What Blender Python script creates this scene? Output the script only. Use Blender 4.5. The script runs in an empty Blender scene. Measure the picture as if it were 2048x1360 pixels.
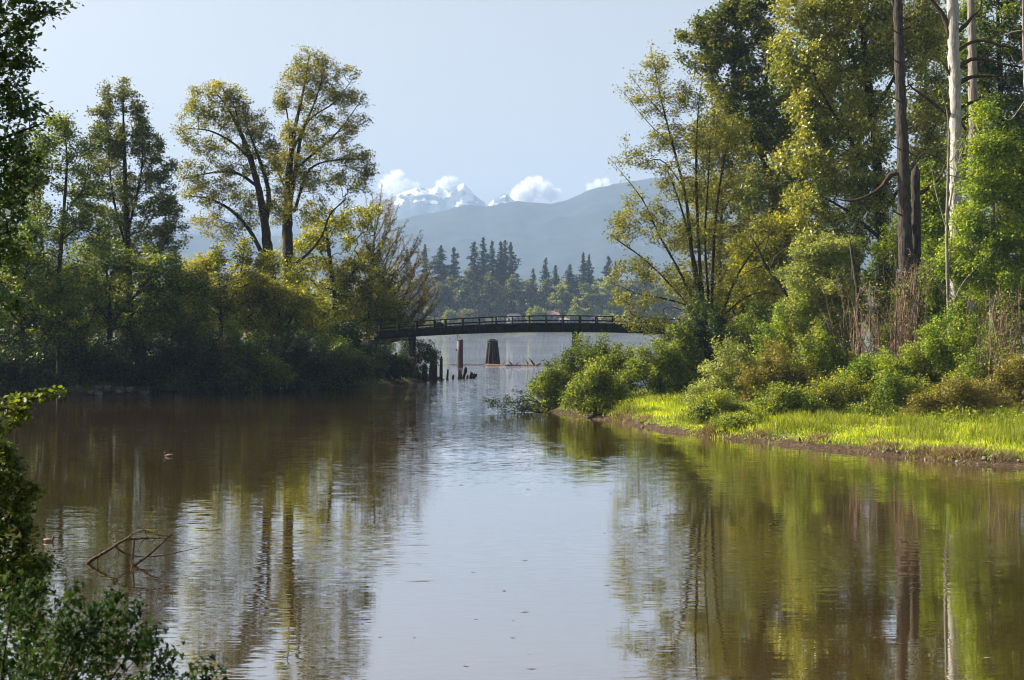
import bpy, math
import numpy as np
from mathutils import Vector, Matrix

RNG = np.random.default_rng(11)
scene = bpy.context.scene
COL = scene.collection

# ------------------------------------------------------------------ camera, sky, sun, exposure
F, CX, HY, CAMZ = 3400.0, 1024.0, 640.0, 7.0          # focal length in photo pixels, centre column, horizon row, eye height
cam_d = bpy.data.cameras.new('camera'); cam = bpy.data.objects.new('camera', cam_d); COL.objects.link(cam)
cam_d.sensor_width = 36.0; cam_d.lens = F / 2048.0 * 36.0
cam_d.clip_start = 0.1; cam_d.clip_end = 30000.0
cam.location = (0, 0, CAMZ)
cam.rotation_euler = (math.radians(90) - math.atan((680 - HY) / F), 0, 0)
cam_d.dof.use_dof = True; cam_d.dof.focus_distance = 140.0; cam_d.dof.aperture_fstop = 7.0
scene.camera = cam

SUN_AZ, SUN_EL = math.radians(-76), math.radians(33)   # left of and a little beyond the view direction
world = bpy.data.worlds.new('World'); scene.world = world; world.use_nodes = True
wn = world.node_tree.nodes; bg = wn['Background']
sky = wn.new('ShaderNodeTexSky'); sky.sky_type = 'NISHITA'; sky.sun_disc = False
sky.sun_elevation = SUN_EL; sky.sun_rotation = SUN_AZ
sky.air_density = 0.75; sky.dust_density = 4.0; sky.ozone_density = 0.6
hs = wn.new('ShaderNodeHueSaturation'); hs.inputs['Saturation'].default_value = 0.38; world.node_tree.links.new(sky.outputs[0], hs.inputs['Color']); world.node_tree.links.new(hs.outputs[0], bg.inputs[0]); bg.inputs[1].default_value = 0.08
sun_d = bpy.data.lights.new('sun', 'SUN'); sun_d.energy = 5.0; sun_d.angle = math.radians(0.5); sun_d.color = (1.0, 0.90, 0.73)
sun = bpy.data.objects.new('sun', sun_d); COL.objects.link(sun)
sdir = Vector((math.sin(SUN_AZ) * math.cos(SUN_EL), math.cos(SUN_AZ) * math.cos(SUN_EL), math.sin(SUN_EL)))
sun.rotation_euler = sdir.to_track_quat('Z', 'Y').to_euler()
vs = scene.view_settings; vs.view_transform = 'Standard'; vs.look = 'None'; vs.exposure = 1.25; vs.gamma = 1.0; vs.use_curve_mapping = False
cy = scene.cycles
cy.use_denoising = True; cy.denoiser = 'OPENIMAGEDENOISE'; cy.use_adaptive_sampling = True; cy.adaptive_threshold = 0.02
cy.max_bounces = 7; cy.diffuse_bounces = 2; cy.glossy_bounces = 3; cy.transmission_bounces = 3; cy.transparent_max_bounces = 8; cy.volume_bounces = 3; cy.pixel_filter_type = 'BLACKMAN_HARRIS'; cy.filter_width = 1.1
cy.sample_clamp_indirect = 4.0; cy.caustics_reflective = False; cy.caustics_refractive = False

# ------------------------------------------------------------------ helpers
def W(x, y, d):
    """photo pixel + distance -> world point"""
    return np.array([(x - CX) / F * d, d, CAMZ - (y - HY) / F * d])

def tag(o, label=None, cat=None, group=None, kind=None):
    if label: o['label'] = label
    if cat: o['category'] = cat
    if group: o['group'] = group
    if kind: o['kind'] = kind
    return o

def empty(name, loc, label=None, cat=None, group=None):
    o = bpy.data.objects.new(name, None); COL.objects.link(o); o.location = loc; o.empty_display_size = 0.3
    return tag(o, label, cat, group)

def mesh_arrays(name, verts, faces, smooth=False, tint=None, mat=None):
    """verts (N,3); faces: (M,k) array or list of such arrays"""
    if not isinstance(faces, list): faces = [faces]
    faces = [np.asarray(f, dtype=np.int32) for f in faces if len(f)]
    me = bpy.data.meshes.new(name)
    verts = np.asarray(verts, dtype=np.float32)
    me.vertices.add(len(verts)); me.vertices.foreach_set('co', verts.ravel())
    li = np.concatenate([f.ravel() for f in faces]); me.loops.add(len(li)); me.loops.foreach_set('vertex_index', li)
    tot = np.concatenate([np.full(len(f), f.shape[1], dtype=np.int32) for f in faces])
    st = np.concatenate([[0], np.cumsum(tot)[:-1]]).astype(np.int32)
    me.polygons.add(len(tot)); me.polygons.foreach_set('loop_start', st)
    try: me.polygons.foreach_set('loop_total', tot)
    except Exception: pass
    if smooth: me.polygons.foreach_set('use_smooth', np.ones(len(tot), dtype=bool))
    if tint is not None:
        a = me.attributes.new('tint', 'FLOAT', 'POINT'); a.data.foreach_set('value', np.asarray(tint, dtype=np.float32))
    me.update(calc_edges=True); me.validate()
    if mat: me.materials.append(mat)
    return me

def link(name, me, parent=None, loc=None):
    o = bpy.data.objects.new(name, me); COL.objects.link(o)
    if loc is not None: o.location = loc
    if parent is not None: o.parent = parent
    return o

class MB:
    """collects boxes / tubes / any polygons into one mesh"""
    def __init__(s): s.v = []; s.f = {}; s.n = 0
    def add(s, v, f):
        v = np.asarray(v, float); f = np.asarray(f, int) + s.n
        s.v.append(v); s.f.setdefault(f.shape[1], []).append(f); s.n += len(v); return s
    def box(s, a, b):
        x0, y0, z0 = a; x1, y1, z1 = b
        v = [(x0,y0,z0),(x1,y0,z0),(x1,y1,z0),(x0,y1,z0),(x0,y0,z1),(x1,y0,z1),(x1,y1,z1),(x0,y1,z1)]
        return s.add(v, [(0,3,2,1),(4,5,6,7),(0,1,5,4),(1,2,6,5),(2,3,7,6),(3,0,4,7)])
    def tube(s, pts, rad, n=8, caps=True, jit=0.0, squash=None):
        v, f = tube_arrays(np.asarray(pts, float), np.asarray(rad, float), n, jit)
        base = s.n; s.add(v, f)
        if caps:
            s.f.setdefault(n, []).append(np.array([list(range(n))[::-1]]) + base)
            s.f.setdefault(n, []).append(np.array([list(range(len(v) - n, len(v)))]) + base)
        return s
    def mesh(s, name, mat, smooth=False):
        return mesh_arrays(name, np.concatenate(s.v), [np.concatenate(f) for f in s.f.values()], smooth, mat=mat)
    def build(s, name, mat, parent=None, loc=None, smooth=False):
        return link(name, s.mesh(name, mat, smooth), parent, loc)

def tube_arrays(p, r, n=6, jit=0.0):
    m = len(p); r = np.broadcast_to(r, (m,)).astype(float)
    t = np.gradient(p, axis=0) if m > 1 else np.array([[0, 0, 1.]])
    t /= np.linalg.norm(t, axis=1)[:, None] + 1e-9
    ref = np.array([0.31, 0.95, 0.05]) if abs(t[0, 2]) > .5 else np.array([0.05, 0.1, 1.0])
    u = np.cross(t, ref); u /= np.linalg.norm(u, axis=1)[:, None] + 1e-9
    w = np.cross(t, u)
    a = np.arange(n) / n * 2 * np.pi
    rr = r[:, None] * (1 + (RNG.normal(0, jit, (m, n)) if jit else 0))
    v = p[:, None, :] + rr[:, :, None] * (np.cos(a)[None, :, None] * u[:, None, :] + np.sin(a)[None, :, None] * w[:, None, :])
    i = np.arange(m - 1)[:, None] * n; k = np.arange(n)[None, :]; k2 = (k + 1) % n
    f = np.stack([i + k, i + k2, i + n + k2, i + n + k], axis=-1).reshape(-1, 4)
    return v.reshape(-1, 3), f

def spline(pts, step):
    """Catmull-Rom through rows (x,y,z,r...) resampled about every step metres"""
    p = np.asarray(pts, float)
    if len(p) == 2:
        k = max(2, int(np.linalg.norm(p[1, :3] - p[0, :3]) / step) + 1); return p[0] + (p[1] - p[0]) * np.linspace(0, 1, k)[:, None]
    q = np.vstack([2 * p[0] - p[1], p, 2 * p[-1] - p[-2]]); out = []
    for i in range(1, len(q) - 2):
        k = max(1, int(np.ceil(np.linalg.norm(q[i + 1, :3] - q[i, :3]) / step))); t = (np.arange(k) / k)[:, None]
        a, b, c, d = q[i - 1], q[i], q[i + 1], q[i + 2]
        out.append(.5 * (2 * b + (c - a) * t + (2 * a - 5 * b + 4 * c - d) * t ** 2 + (3 * b - a - 3 * c + d) * t ** 3))
    out.append(p[-1:]); return np.vstack(out)

def hash2(ix, iy, s):
    h = np.sin(ix * 127.1 + iy * 311.7 + s * 74.7) * 43758.5453
    return h - np.floor(h)
def vnoise(x, y, s=0):
    ix, iy = np.floor(x), np.floor(y); fx, fy = x - ix, y - iy
    fx = fx * fx * (3 - 2 * fx); fy = fy * fy * (3 - 2 * fy)
    a, b = hash2(ix, iy, s), hash2(ix + 1, iy, s); c, d = hash2(ix, iy + 1, s), hash2(ix + 1, iy + 1, s)
    return (a + (b - a) * fx) * (1 - fy) + (c + (d - c) * fx) * fy - .5
def fbm(x, y, o=5, s=0, g=.5):
    r = 0; a = 1
    for i in range(o): r = r + a * vnoise(x * 2 ** i, y * 2 ** i, s + i * 7); a *= g
    return r

# ------------------------------------------------------------------ materials
def new_mat(name):
    m = bpy.data.materials.new(name); m.use_nodes = True; nt = m.node_tree
    return m, nt, nt.nodes, nt.links, nt.nodes['Principled BSDF'], nt.nodes['Material Output']

def ramp(nodes, stops):
    r = nodes.new('ShaderNodeValToRGB'); e = r.color_ramp.elements
    while len(e) > 1: e.remove(e[-1])
    e[0].position = stops[0][0]; e[0].color = (*stops[0][1], 1)
    for p, c in stops[1:]:
        q = e.new(p); q.color = (*c, 1)
    return r

def leaf_mat(name, cols, trans=0.42, tgain=1.35, rough=.5, spec=.35, nscale=.35):
    """cols: 3 base colours (dark, mid, light); colour varies from leaf to leaf and from bough to bough"""
    cols = [tuple(min(.75, c * 1.6) for c in q) for q in cols]
    m, nt, N, L, P, O = new_mat(name)
    at = N.new('ShaderNodeAttribute'); at.attribute_name = 'tint'
    geo = N.new('ShaderNodeNewGeometry')
    no = N.new('ShaderNodeTexNoise'); no.inputs['Scale'].default_value = nscale; no.inputs['Detail'].default_value = 2
    L.new(geo.outputs['Position'], no.inputs['Vector'])
    a = N.new('ShaderNodeMath'); a.operation = 'MULTIPLY_ADD'; L.new(no.outputs[0], a.inputs[0]); a.inputs[1].default_value = 1.5; a.inputs[2].default_value = -.75
    b = N.new('ShaderNodeMath'); b.operation = 'ADD'; L.new(at.outputs['Fac'], b.inputs[0]); L.new(a.outputs[0], b.inputs[1])
    r = ramp(N, [(.05, cols[0]), (.5, cols[1]), (.95, cols[2])]); L.new(b.outputs[0], r.inputs[0])
    L.new(r.outputs[0], P.inputs['Base Color']); P.inputs['Roughness'].default_value = rough; P.inputs['Specular IOR Level'].default_value = spec
    t = N.new('ShaderNodeBsdfTranslucent')
    mul = N.new('ShaderNodeMixRGB'); mul.blend_type = 'MULTIPLY'; mul.inputs[0].default_value = 1; L.new(r.outputs[0], mul.inputs[1])
    mul.inputs[2].default_value = (1.25 * tgain, 1.1 * tgain, .45 * tgain, 1); L.new(mul.outputs[0], t.inputs[0])
    mx = N.new('ShaderNodeMixShader'); mx.inputs[0].default_value = trans
    L.new(P.outputs[0], mx.inputs[1]); L.new(t.outputs[0], mx.inputs[2]); L.new(mx.outputs[0], O.inputs[0])
    return m

def bark_mat(name, c0, c1, scale=6, moss=None):
    m, nt, N, L, P, O = new_mat(name)
    tc = N.new('ShaderNodeNewGeometry'); mp = N.new('ShaderNodeMapping'); mp.inputs['Scale'].default_value = (1, 1, .18); L.new(tc.outputs['Position'], mp.inputs[0])
    no = N.new('ShaderNodeTexNoise'); no.inputs['Scale'].default_value = scale; no.inputs['Detail'].default_value = 6; L.new(mp.outputs[0], no.inputs['Vector'])
    r = ramp(N, [(.32, c0), (.66, c1)]); L.new(no.outputs[0], r.inputs[0])
    src = r.outputs[0]
    if moss:
        n2 = N.new('ShaderNodeTexNoise'); n2.inputs['Scale'].default_value = .9; n2.inputs['Detail'].default_value = 4; L.new(tc.outputs['Position'], n2.inputs['Vector'])
        rr = ramp(N, [(.5, (0, 0, 0)), (.62, (1, 1, 1))]); L.new(n2.outputs[0], rr.inputs[0])
        mx = N.new('ShaderNodeMixRGB'); L.new(rr.outputs[0], mx.inputs[0]); L.new(src, mx.inputs[1]); mx.inputs[2].default_value = (*moss, 1); src = mx.outputs[0]
    L.new(src, P.inputs['Base Color']); P.inputs['Roughness'].default_value = .9; P.inputs['Specular IOR Level'].default_value = .15
    bp = N.new('ShaderNodeBump'); bp.inputs['Strength'].default_value = .8; bp.inputs['Distance'].default_value = .14; L.new(no.outputs[0], bp.inputs['Height']); L.new(bp.outputs[0], P.inputs['Normal'])
    return m

M = {}
M['bark'] = bark_mat('bark', (.018, .013, .009), (.06, .046, .034), moss=(.05, .045, .012))
M['bark_grey'] = bark_mat('bark_grey', (.024, .020, .018), (.085, .072, .062), 9)
M['bark_white'] = bark_mat('bark_white', (.20, .19, .18), (.50, .48, .45), 7)
M['bark_pale'] = bark_mat('bark_pale', (.13, .11, .095), (.30, .27, .24), 7)
M['bark_moss'] = bark_mat('bark_moss', (.025, .018, .012), (.075, .05, .03), moss=(.07, .05, .015))
M['twig_brown'] = bark_mat('twig_brown', (.10, .058, .048), (.27, .17, .14), 3)
M['twig_dark'] = bark_mat('twig_dark', (.03, .02, .016), (.09, .06, .05), 3)
M['old_wood'] = bark_mat('old_wood', (.012, .010, .010), (.05, .042, .042), 5)
M['wet_wood'] = bark_mat('wet_wood', (.035, .021, .016), (.12, .072, .052), 14)
M['drift_wood'] = bark_mat('drift_wood', (.06, .04, .028), (.19, .125, .085), 6)
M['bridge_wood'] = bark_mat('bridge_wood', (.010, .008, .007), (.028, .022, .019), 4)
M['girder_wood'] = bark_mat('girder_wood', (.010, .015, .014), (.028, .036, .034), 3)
M['leaf_poplar'] = leaf_mat('leaf_poplar', [(.03, .05, .012), (.07, .095, .02), (.15, .15, .035)], .35)
M['leaf_maple'] = leaf_mat('leaf_maple', [(.05, .065, .012), (.11, .12, .022), (.19, .18, .035)], .5)
M['leaf_green'] = leaf_mat('leaf_green', [(.016, .036, .006), (.055, .09, .012), (.15, .175, .02)], .45)
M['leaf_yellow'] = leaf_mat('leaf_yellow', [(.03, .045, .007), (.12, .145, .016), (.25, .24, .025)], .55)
M['leaf_orange'] = leaf_mat('leaf_orange', [(.035, .040, .010), (.10, .09, .020), (.18, .125, .03)], .45)
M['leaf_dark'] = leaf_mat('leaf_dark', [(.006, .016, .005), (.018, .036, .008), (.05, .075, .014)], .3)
M['leaf_cotton'] = leaf_mat('leaf_cotton', [(.05, .07, .010), (.13, .155, .022), (.27, .26, .06)], .38, rough=.34, spec=.6)
M['leaf_alder'] = leaf_mat('leaf_alder', [(.045, .06, .010), (.11, .125, .02), (.20, .19, .04)], .45)
M['leaf_willow'] = leaf_mat('leaf_willow', [(.07, .10, .03), (.15, .18, .05), (.26, .28, .10)], .45)
M['leaf_fresh'] = leaf_mat('leaf_fresh', [(.04, .075, .010), (.12, .18, .02), (.23, .27, .03)], .48)
M['leaf_shrub'] = leaf_mat('leaf_shrub', [(.025, .05, .008), (.10, .145, .016), (.22, .235, .03)], .45)
M['leaf_rust'] = leaf_mat('leaf_rust', [(.06, .06, .014), (.125, .11, .02), (.18, .17, .03)], .4)
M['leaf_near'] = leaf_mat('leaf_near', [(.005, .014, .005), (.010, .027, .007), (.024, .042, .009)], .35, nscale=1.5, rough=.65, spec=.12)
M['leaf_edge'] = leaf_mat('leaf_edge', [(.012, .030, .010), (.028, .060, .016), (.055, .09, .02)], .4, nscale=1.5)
M['leaf_bramble'] = leaf_mat('leaf_bramble', [(.012, .025, .006), (.035, .055, .009), (.08, .10, .012)], .45, nscale=1.0)
M['blossom'] = leaf_mat('blossom', [(.45, .45, .45), (.6, .6, .6), (.26, .26, .26)], .3, 1.0)
M['leaf_far'] = leaf_mat('leaf_far', [(.030, .05, .012), (.075, .09, .022), (.15, .145, .035)], .35, nscale=.06)
M['leaf_far_light'] = leaf_mat('leaf_far_light', [(.05, .075, .012), (.11, .14, .02), (.18, .20, .03)], .4, nscale=.08)
M['needle'] = leaf_mat('needle', [(.008, .018, .010), (.018, .034, .016), (.035, .055, .022)], .15, nscale=.2)
M['grass'] = leaf_mat('grass', [(.09, .13, .010), (.20, .27, .010), (.32, .36, .018)], .5, nscale=.5, tgain=1.4)
M['reed'] = leaf_mat('reed', [(.06, .085, .010), (.11, .14, .012), (.16, .18, .016)], .5)

def plain(name, col, rough=.7, spec=.3, metal=0, noise=0, scale=5):
    m, nt, N, L, P, O = new_mat(name)
    P.inputs['Roughness'].default_value = rough; P.inputs['Specular IOR Level'].default_value = spec; P.inputs['Metallic'].default_value = metal
    if noise:
        no = N.new('ShaderNodeTexNoise'); no.inputs['Scale'].default_value = scale; no.inputs['Detail'].default_value = 5
        g = N.new('ShaderNodeNewGeometry'); L.new(g.outputs['Position'], no.inputs['Vector'])
        r = ramp(N, [(.3, tuple(c * (1 - noise) for c in col)), (.7, tuple(c * (1 + noise) for c in col))]); L.new(no.outputs[0], r.inputs[0]); L.new(r.outputs[0], P.inputs['Base Color'])
    else: P.inputs['Base Color'].default_value = (*col, 1)
    return m
M['steel'] = plain('rusty_steel', (.030, .014, .015), .6, .4, 0, .5, 2.5)
M['wire'] = plain('wire', (.03, .03, .03), .5)
M['rock'] = plain('rock', (.16, .15, .14), .9, .2, 0, .5, 3)
M['wall_cream'] = plain('wall_cream', (.22, .20, .18), .9, .1, 0, .1, .4)
M['wall_white'] = plain('wall_white', (.26, .26, .26), .9, .1, 0, .08, .4)
M['wall_grey'] = plain('wall_grey', (.17, .165, .165), .9, .1, 0, .1, .4)
M['roof_red'] = plain('roof_red', (.20, .13, .115), .9, .1, 0, .2, .6)
M['roof_grey'] = plain('roof_grey', (.25, .22, .21), .9, .1, 0, .2, .6)
M['glass'] = plain('window_glass', (.03, .035, .04), .08, .6)
M['duck_brown'] = plain('duck_brown', (.15, .10, .07), .8, .2, 0, .5, 12)
M['duck_pale'] = plain('duck_pale', (.34, .25, .19), .8, .2, 0, .4, 16)
M['duck_bill'] = plain('duck_bill', (.3, .2, .05), .5)
M['fleck'] = plain('fleck', (.30, .24, .15), .8, .2, 0, .5, 3)

# ground: mud by the water, grass and leaf litter above
m, nt, N, L, P, O = new_mat('ground')
geo = N.new('ShaderNodeNewGeometry'); sep = N.new('ShaderNodeSeparateXYZ'); L.new(geo.outputs['Position'], sep.inputs[0])
n1 = N.new('ShaderNodeTexNoise'); n1.inputs['Scale'].default_value = .45; n1.inputs['Detail'].default_value = 7; L.new(geo.outputs['Position'], n1.inputs['Vector'])
n2 = N.new('ShaderNodeTexNoise'); n2.inputs['Scale'].default_value = 5; n2.inputs['Detail'].default_value = 6; L.new(geo.outputs['Position'], n2.inputs['Vector'])
mud = ramp(N, [(.3, (.022, .014, .008)), (.55, (.06, .038, .02)), (.78, (.15, .105, .06))]); L.new(n2.outputs[0], mud.inputs[0])
soil = ramp(N, [(.3, (.045, .05, .012)), (.55, (.10, .12, .018)), (.75, (.12, .09, .03))]); L.new(n1.outputs[0], soil.inputs[0])
mr = N.new('ShaderNodeMapRange'); mr.inputs[1].default_value = .22; mr.inputs[2].default_value = .38
ad = N.new('ShaderNodeMath'); ad.operation = 'MULTIPLY_ADD'; L.new(n1.outputs[0], ad.inputs[0]); ad.inputs[1].default_value = .35; ad.inputs[2].default_value = -.17
a2 = N.new('ShaderNodeMath'); a2.operation = 'ADD'; L.new(sep.outputs[2], a2.inputs[0]); L.new(ad.outputs[0], a2.inputs[1]); L.new(a2.outputs[0], mr.inputs[0])
mx = N.new('ShaderNodeMixRGB'); L.new(mr.outputs[0], mx.inputs[0]); L.new(mud.outputs[0], mx.inputs[1]); L.new(soil.outputs[0], mx.inputs[2])
L.new(mx.outputs[0], P.inputs['Base Color']); P.inputs['Roughness'].default_value = .95; P.inputs['Specular IOR Level'].default_value = .15
bp = N.new('ShaderNodeBump'); bp.inputs['Distance'].default_value = .12; L.new(n2.outputs[0], bp.inputs['Height']); L.new(bp.outputs[0], P.inputs['Normal'])
M['ground'] = m

# water: silty brown, mirror-like, with fine wind ripples given as slopes
m, nt, N, L, P, O = new_mat('water')
geo = N.new('ShaderNodeNewGeometry'); sep = N.new('ShaderNodeSeparateXYZ'); L.new(geo.outputs['Position'], sep.inputs[0])
def math_(op, a, b=None, c=None, clamp=False):
    q = N.new('ShaderNodeMath'); q.operation = op; q.use_clamp = clamp
    for i, v in enumerate((a, b, c)):
        if v is None: continue
        if isinstance(v, (int, float)): q.inputs[i].default_value = v
        else: L.new(v, q.inputs[i])
    return q.outputs[0]
def noise_(scale_xy, detail=2, s=1.0, rough=.5, off=0):
    mp = N.new('ShaderNodeMapping'); mp.inputs['Scale'].default_value = (*scale_xy, 1); mp.inputs['Location'].default_value = (off, off, off); L.new(geo.outputs['Position'], mp.inputs[0])
    no = N.new('ShaderNodeTexNoise'); no.inputs['Scale'].default_value = s; no.inputs['Detail'].default_value = detail; no.inputs['Roughness'].default_value = rough
    L.new(mp.outputs[0], no.inputs['Vector']); return no
fine = noise_((1.6, 8.0), 2, 1.0, .55)
big = noise_((.5, 2.2), 2, 1.0, .5, 9)
patch = noise_((.022, .07), 3, 1.0, .55, 31)
sf = N.new('ShaderNodeSeparateColor'); L.new(fine.outputs['Color'], sf.inputs[0])
sb = N.new('ShaderNodeSeparateColor'); L.new(big.outputs['Color'], sb.inputs[0])
pm = N.new('ShaderNodeMapRange'); pm.inputs[1].default_value = .44; pm.inputs[2].default_value = .62; pm.inputs[3].default_value = .35; pm.inputs[4].default_value = 1.25; L.new(patch.outputs[0], pm.inputs[0])
wind = N.new('ShaderNodeMapRange'); wind.interpolation_type = 'SMOOTHSTEP'; wind.inputs[1].default_value = 128; wind.inputs[2].default_value = 215; wind.inputs[3].default_value = 0; wind.inputs[4].default_value = 1; L.new(sep.outputs[1], wind.inputs[0])
calm = N.new('ShaderNodeMapRange'); calm.interpolation_type = 'SMOOTHSTEP'; calm.inputs[1].default_value = 30; calm.inputs[2].default_value = 125; calm.inputs[3].default_value = .55; calm.inputs[4].default_value = 1.1; L.new(sep.outputs[1], calm.inputs[0])
band = noise_((.008, .016), 6, 1.0, .68, 57)
bm = N.new('ShaderNodeMapRange'); bm.inputs[1].default_value = .38; bm.inputs[2].default_value = .62; bm.inputs[3].default_value = 5.0; bm.inputs[4].default_value = 20.0; L.new(band.outputs[0], bm.inputs[0])
amp = math_('MULTIPLY_ADD', wind.outputs[0], bm.outputs[0], math_('MULTIPLY', pm.outputs[0], calm.outputs[0]))
slx = math_('MULTIPLY', math_('MULTIPLY', math_('SUBTRACT', sf.outputs[0], .5), amp), .03)
sly0 = math_('MULTIPLY', math_('SUBTRACT', sf.outputs[1], .5), .15)
sly1 = math_('MULTIPLY', math_('SUBTRACT', sb.outputs[1], .5), .004)
sly = math_('MULTIPLY', math_('ADD', sly0, sly1), amp)
cmb = N.new('ShaderNodeCombineXYZ'); L.new(slx, cmb.inputs[0]); L.new(sly, cmb.inputs[1]); cmb.inputs[2].default_value = 1
nrm = N.new('ShaderNodeVectorMath'); nrm.operation = 'NORMALIZE'; L.new(cmb.outputs[0], nrm.inputs[0]); L.new(nrm.outputs[0], P.inputs['Normal'])
silt = noise_((.03, .1), 4, 1.0, .5, 3)
wr = ramp(N, [(.3, (.036, .021, .004)), (.7, (.060, .036, .008))]); L.new(silt.outputs[0], wr.inputs[0]); L.new(wr.outputs[0], P.inputs['Base Color'])
P.inputs['Roughness'].default_value = .02; P.inputs['IOR'].default_value = 1.5
gl = N.new('ShaderNodeBsdfGlossy'); gl.inputs['Roughness'].default_value = .02; gl.inputs['Color'].default_value = (.97, .97, .98, 1); L.new(nrm.outputs[0], gl.inputs['Normal'])
gm = N.new('ShaderNodeMixShader'); gm.inputs[0].default_value = .48; L.new(P.outputs[0], gm.inputs[1]); L.new(gl.outputs[0], gm.inputs[2]); L.new(gm.outputs[0], O.inputs[0])
M['water'] = m

# mountains
def rock_mat(name, cols, snow=None):
    m, nt, N, L, P, O = new_mat(name)
    geo = N.new('ShaderNodeNewGeometry'); no = N.new('ShaderNodeTexNoise'); no.inputs['Scale'].default_value = .012; no.inputs['Detail'].default_value = 9; L.new(geo.outputs['Position'], no.inputs['Vector'])
    r = ramp(N, [(.35, cols[0]), (.65, cols[1])]); L.new(no.outputs[0], r.inputs[0]); src = r.outputs[0]
    if snow:
        sp = N.new('ShaderNodeSeparateXYZ'); L.new(geo.outputs['Position'], sp.inputs[0])
        mr = N.new('ShaderNodeMapRange'); mr.inputs[1].default_value = snow[0]; mr.inputs[2].default_value = snow[1]; mr.inputs[3].default_value = -.22; mr.inputs[4].default_value = .1; L.new(sp.outputs[2], mr.inputs[0])
        n2 = N.new('ShaderNodeTexNoise'); n2.inputs['Scale'].default_value = .011; n2.inputs['Detail'].default_value = 10; n2.inputs['Roughness'].default_value = .6; L.new(geo.outputs['Position'], n2.inputs['Vector'])
        ad = N.new('ShaderNodeMath'); ad.operation = 'ADD'; L.new(n2.outputs[0], ad.inputs[0]); L.new(mr.outputs[0], ad.inputs[1])
        rs = ramp(N, [(.55, (0, 0, 0)), (.62, (1, 1, 1))]); L.new(ad.outputs[0], rs.inputs[0])
        mx = N.new('ShaderNodeMixRGB'); L.new(rs.outputs[0], mx.inputs[0]); L.new(src, mx.inputs[1]); mx.inputs[2].default_value = (.6, .61, .63, 1); src = mx.outputs[0]
    L.new(src, P.inputs['Base Color']); P.inputs['Roughness'].default_value = .95; P.inputs['Specular IOR Level'].default_value = .1
    return m
M['forest_hill'] = rock_mat('forest_hill', [(.006, .011, .010), (.020, .028, .020)])
M['snow_rock'] = rock_mat('snow_rock', [(.04, .05, .065), (.09, .10, .12)], (390, 690))

# ------------------------------------------------------------------ terrain
WATER = np.array([(-12, 30), (0, 24), (14, 25), (60, 30), (300, 20), (300, 60), (60, 70), (32, 77), (24.3, 80.9), (21.5, 83.5), (18, 90.5), (16, 93.2), (13.8, 98.3), (12.6, 99.6),
    (10.7, 102.6), (9.6, 107), (7.4, 116), (6.2, 119.5), (4.3, 125), (1.8, 134), (2, 140), (6, 150), (13, 170), (22, 200), (40, 240), (120, 270), (3900, 300), (3900, 1050), (600, 1000), (200, 985), (0, 990), (-200, 985), (-600, 1000),
    (-3900, 1050), (-3900, 330), (-150, 300), (-40, 255), (-16, 215), (-8.4, 199), (-12, 184), (-16.4, 173), (-30, 164), (-40, 157), (-55, 152), (-62, 140), (-50, 115), (-36, 85), (-22, 52)], float)

def shore_dist(x, y):
    """+ on land, - in water"""
    best = np.full(x.shape, 1e9); inside = np.zeros(x.shape, bool)
    n = len(WATER)
    for i in range(n):
        a, b = WATER[i], WATER[(i + 1) % n]; e = b - a
        t = np.clip(((x - a[0]) * e[0] + (y - a[1]) * e[1]) / (e @ e), 0, 1)
        best = np.minimum(best, np.hypot(x - a[0] - t * e[0], y - a[1] - t * e[1]))
        c = ((a[1] > y) != (b[1] > y)); inside ^= c & (x < (b[0] - a[0]) * (y - a[1]) / (b[1] - a[1] + 1e-12) + a[0])
    return np.where(inside, -best, best)

def ground_z(x, y):
    x = np.asarray(x, float); y = np.asarray(y, float)
    s = shore_dist(x, y) + .9 * fbm(x * .35, y * .35, 3, 5) * np.clip(np.abs(y - 24) / 30, 0, 1)
    ss = np.maximum(s, 0)
    near = np.minimum(5.4, .225 * ss) ; near = np.where(ss > 24, 5.4, near)
    left = 1.3 * (1 - np.exp(-ss / 2.2)) + np.minimum(.06 * ss, 2.2)
    right = .42 * (1 - np.exp(-ss / .4)) + np.minimum(.022 * ss, 1.6)
    far = 2.5 * (1 - np.exp(-ss / 5)) + np.minimum(.05 * ss, 9)
    wn_ = np.clip((70 - y - np.maximum(0, x - 10) * .4) / 25, 0, 1); wf = np.clip((y - 400) / 300, 0, 1); wl = np.clip((-1 - x) / 4, 0, 1)
    mid = left * wl + right * (1 - wl)
    z = near * wn_ + (1 - wn_) * (mid * (1 - wf) + far * wf)
    z = z + .10 * fbm(x * .5, y * .5, 4, 2) * np.clip(ss, 0, 1)
    return np.where(s > 0, z, -np.minimum(2.5, .35 * -s))

def axis(parts):
    return np.unique(np.concatenate([np.arange(a, b, c) for a, b, c in parts]))
gx = axis([(-72, 72, 1.2)]); ext = 72 * 1.12 ** np.arange(1, 36); ext = ext[ext < 3900]; gx = np.concatenate([-ext[::-1], [-4000] * 0, gx, ext]); gx = np.concatenate([[-3950], gx, [3950]])
gy = axis([(-300, 0, 30), (0, 60, 1.2), (60, 215, 1.0), (215, 320, 3), (320, 960, 40), (960, 1060, 3), (1060, 1400, 25), (1400, 9900, 250)]); gy = np.append(gy, 9900.)
X, Y = np.meshgrid(gx, gy); Z = ground_z(X, Y)
nx, ny = len(gx), len(gy)
ii = (np.arange(ny - 1)[:, None] * nx + np.arange(nx - 1)[None, :]).ravel()
gf = np.stack([ii, ii + 1, ii + nx + 1, ii + nx], 1)
ground = link('ground', mesh_arrays('ground', np.stack([X, Y, Z], -1).reshape(-1, 3), gf, True, mat=M['ground'])); ground['kind'] = 'structure'
wb = MB(); wb.add([(-3940, 0, 0), (3940, 0, 0), (3940, 1100, 0), (-3940, 1100, 0)], [(0, 1, 2, 3)])
water = wb.build('river_water', M['water']); water['kind'] = 'structure'

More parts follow.
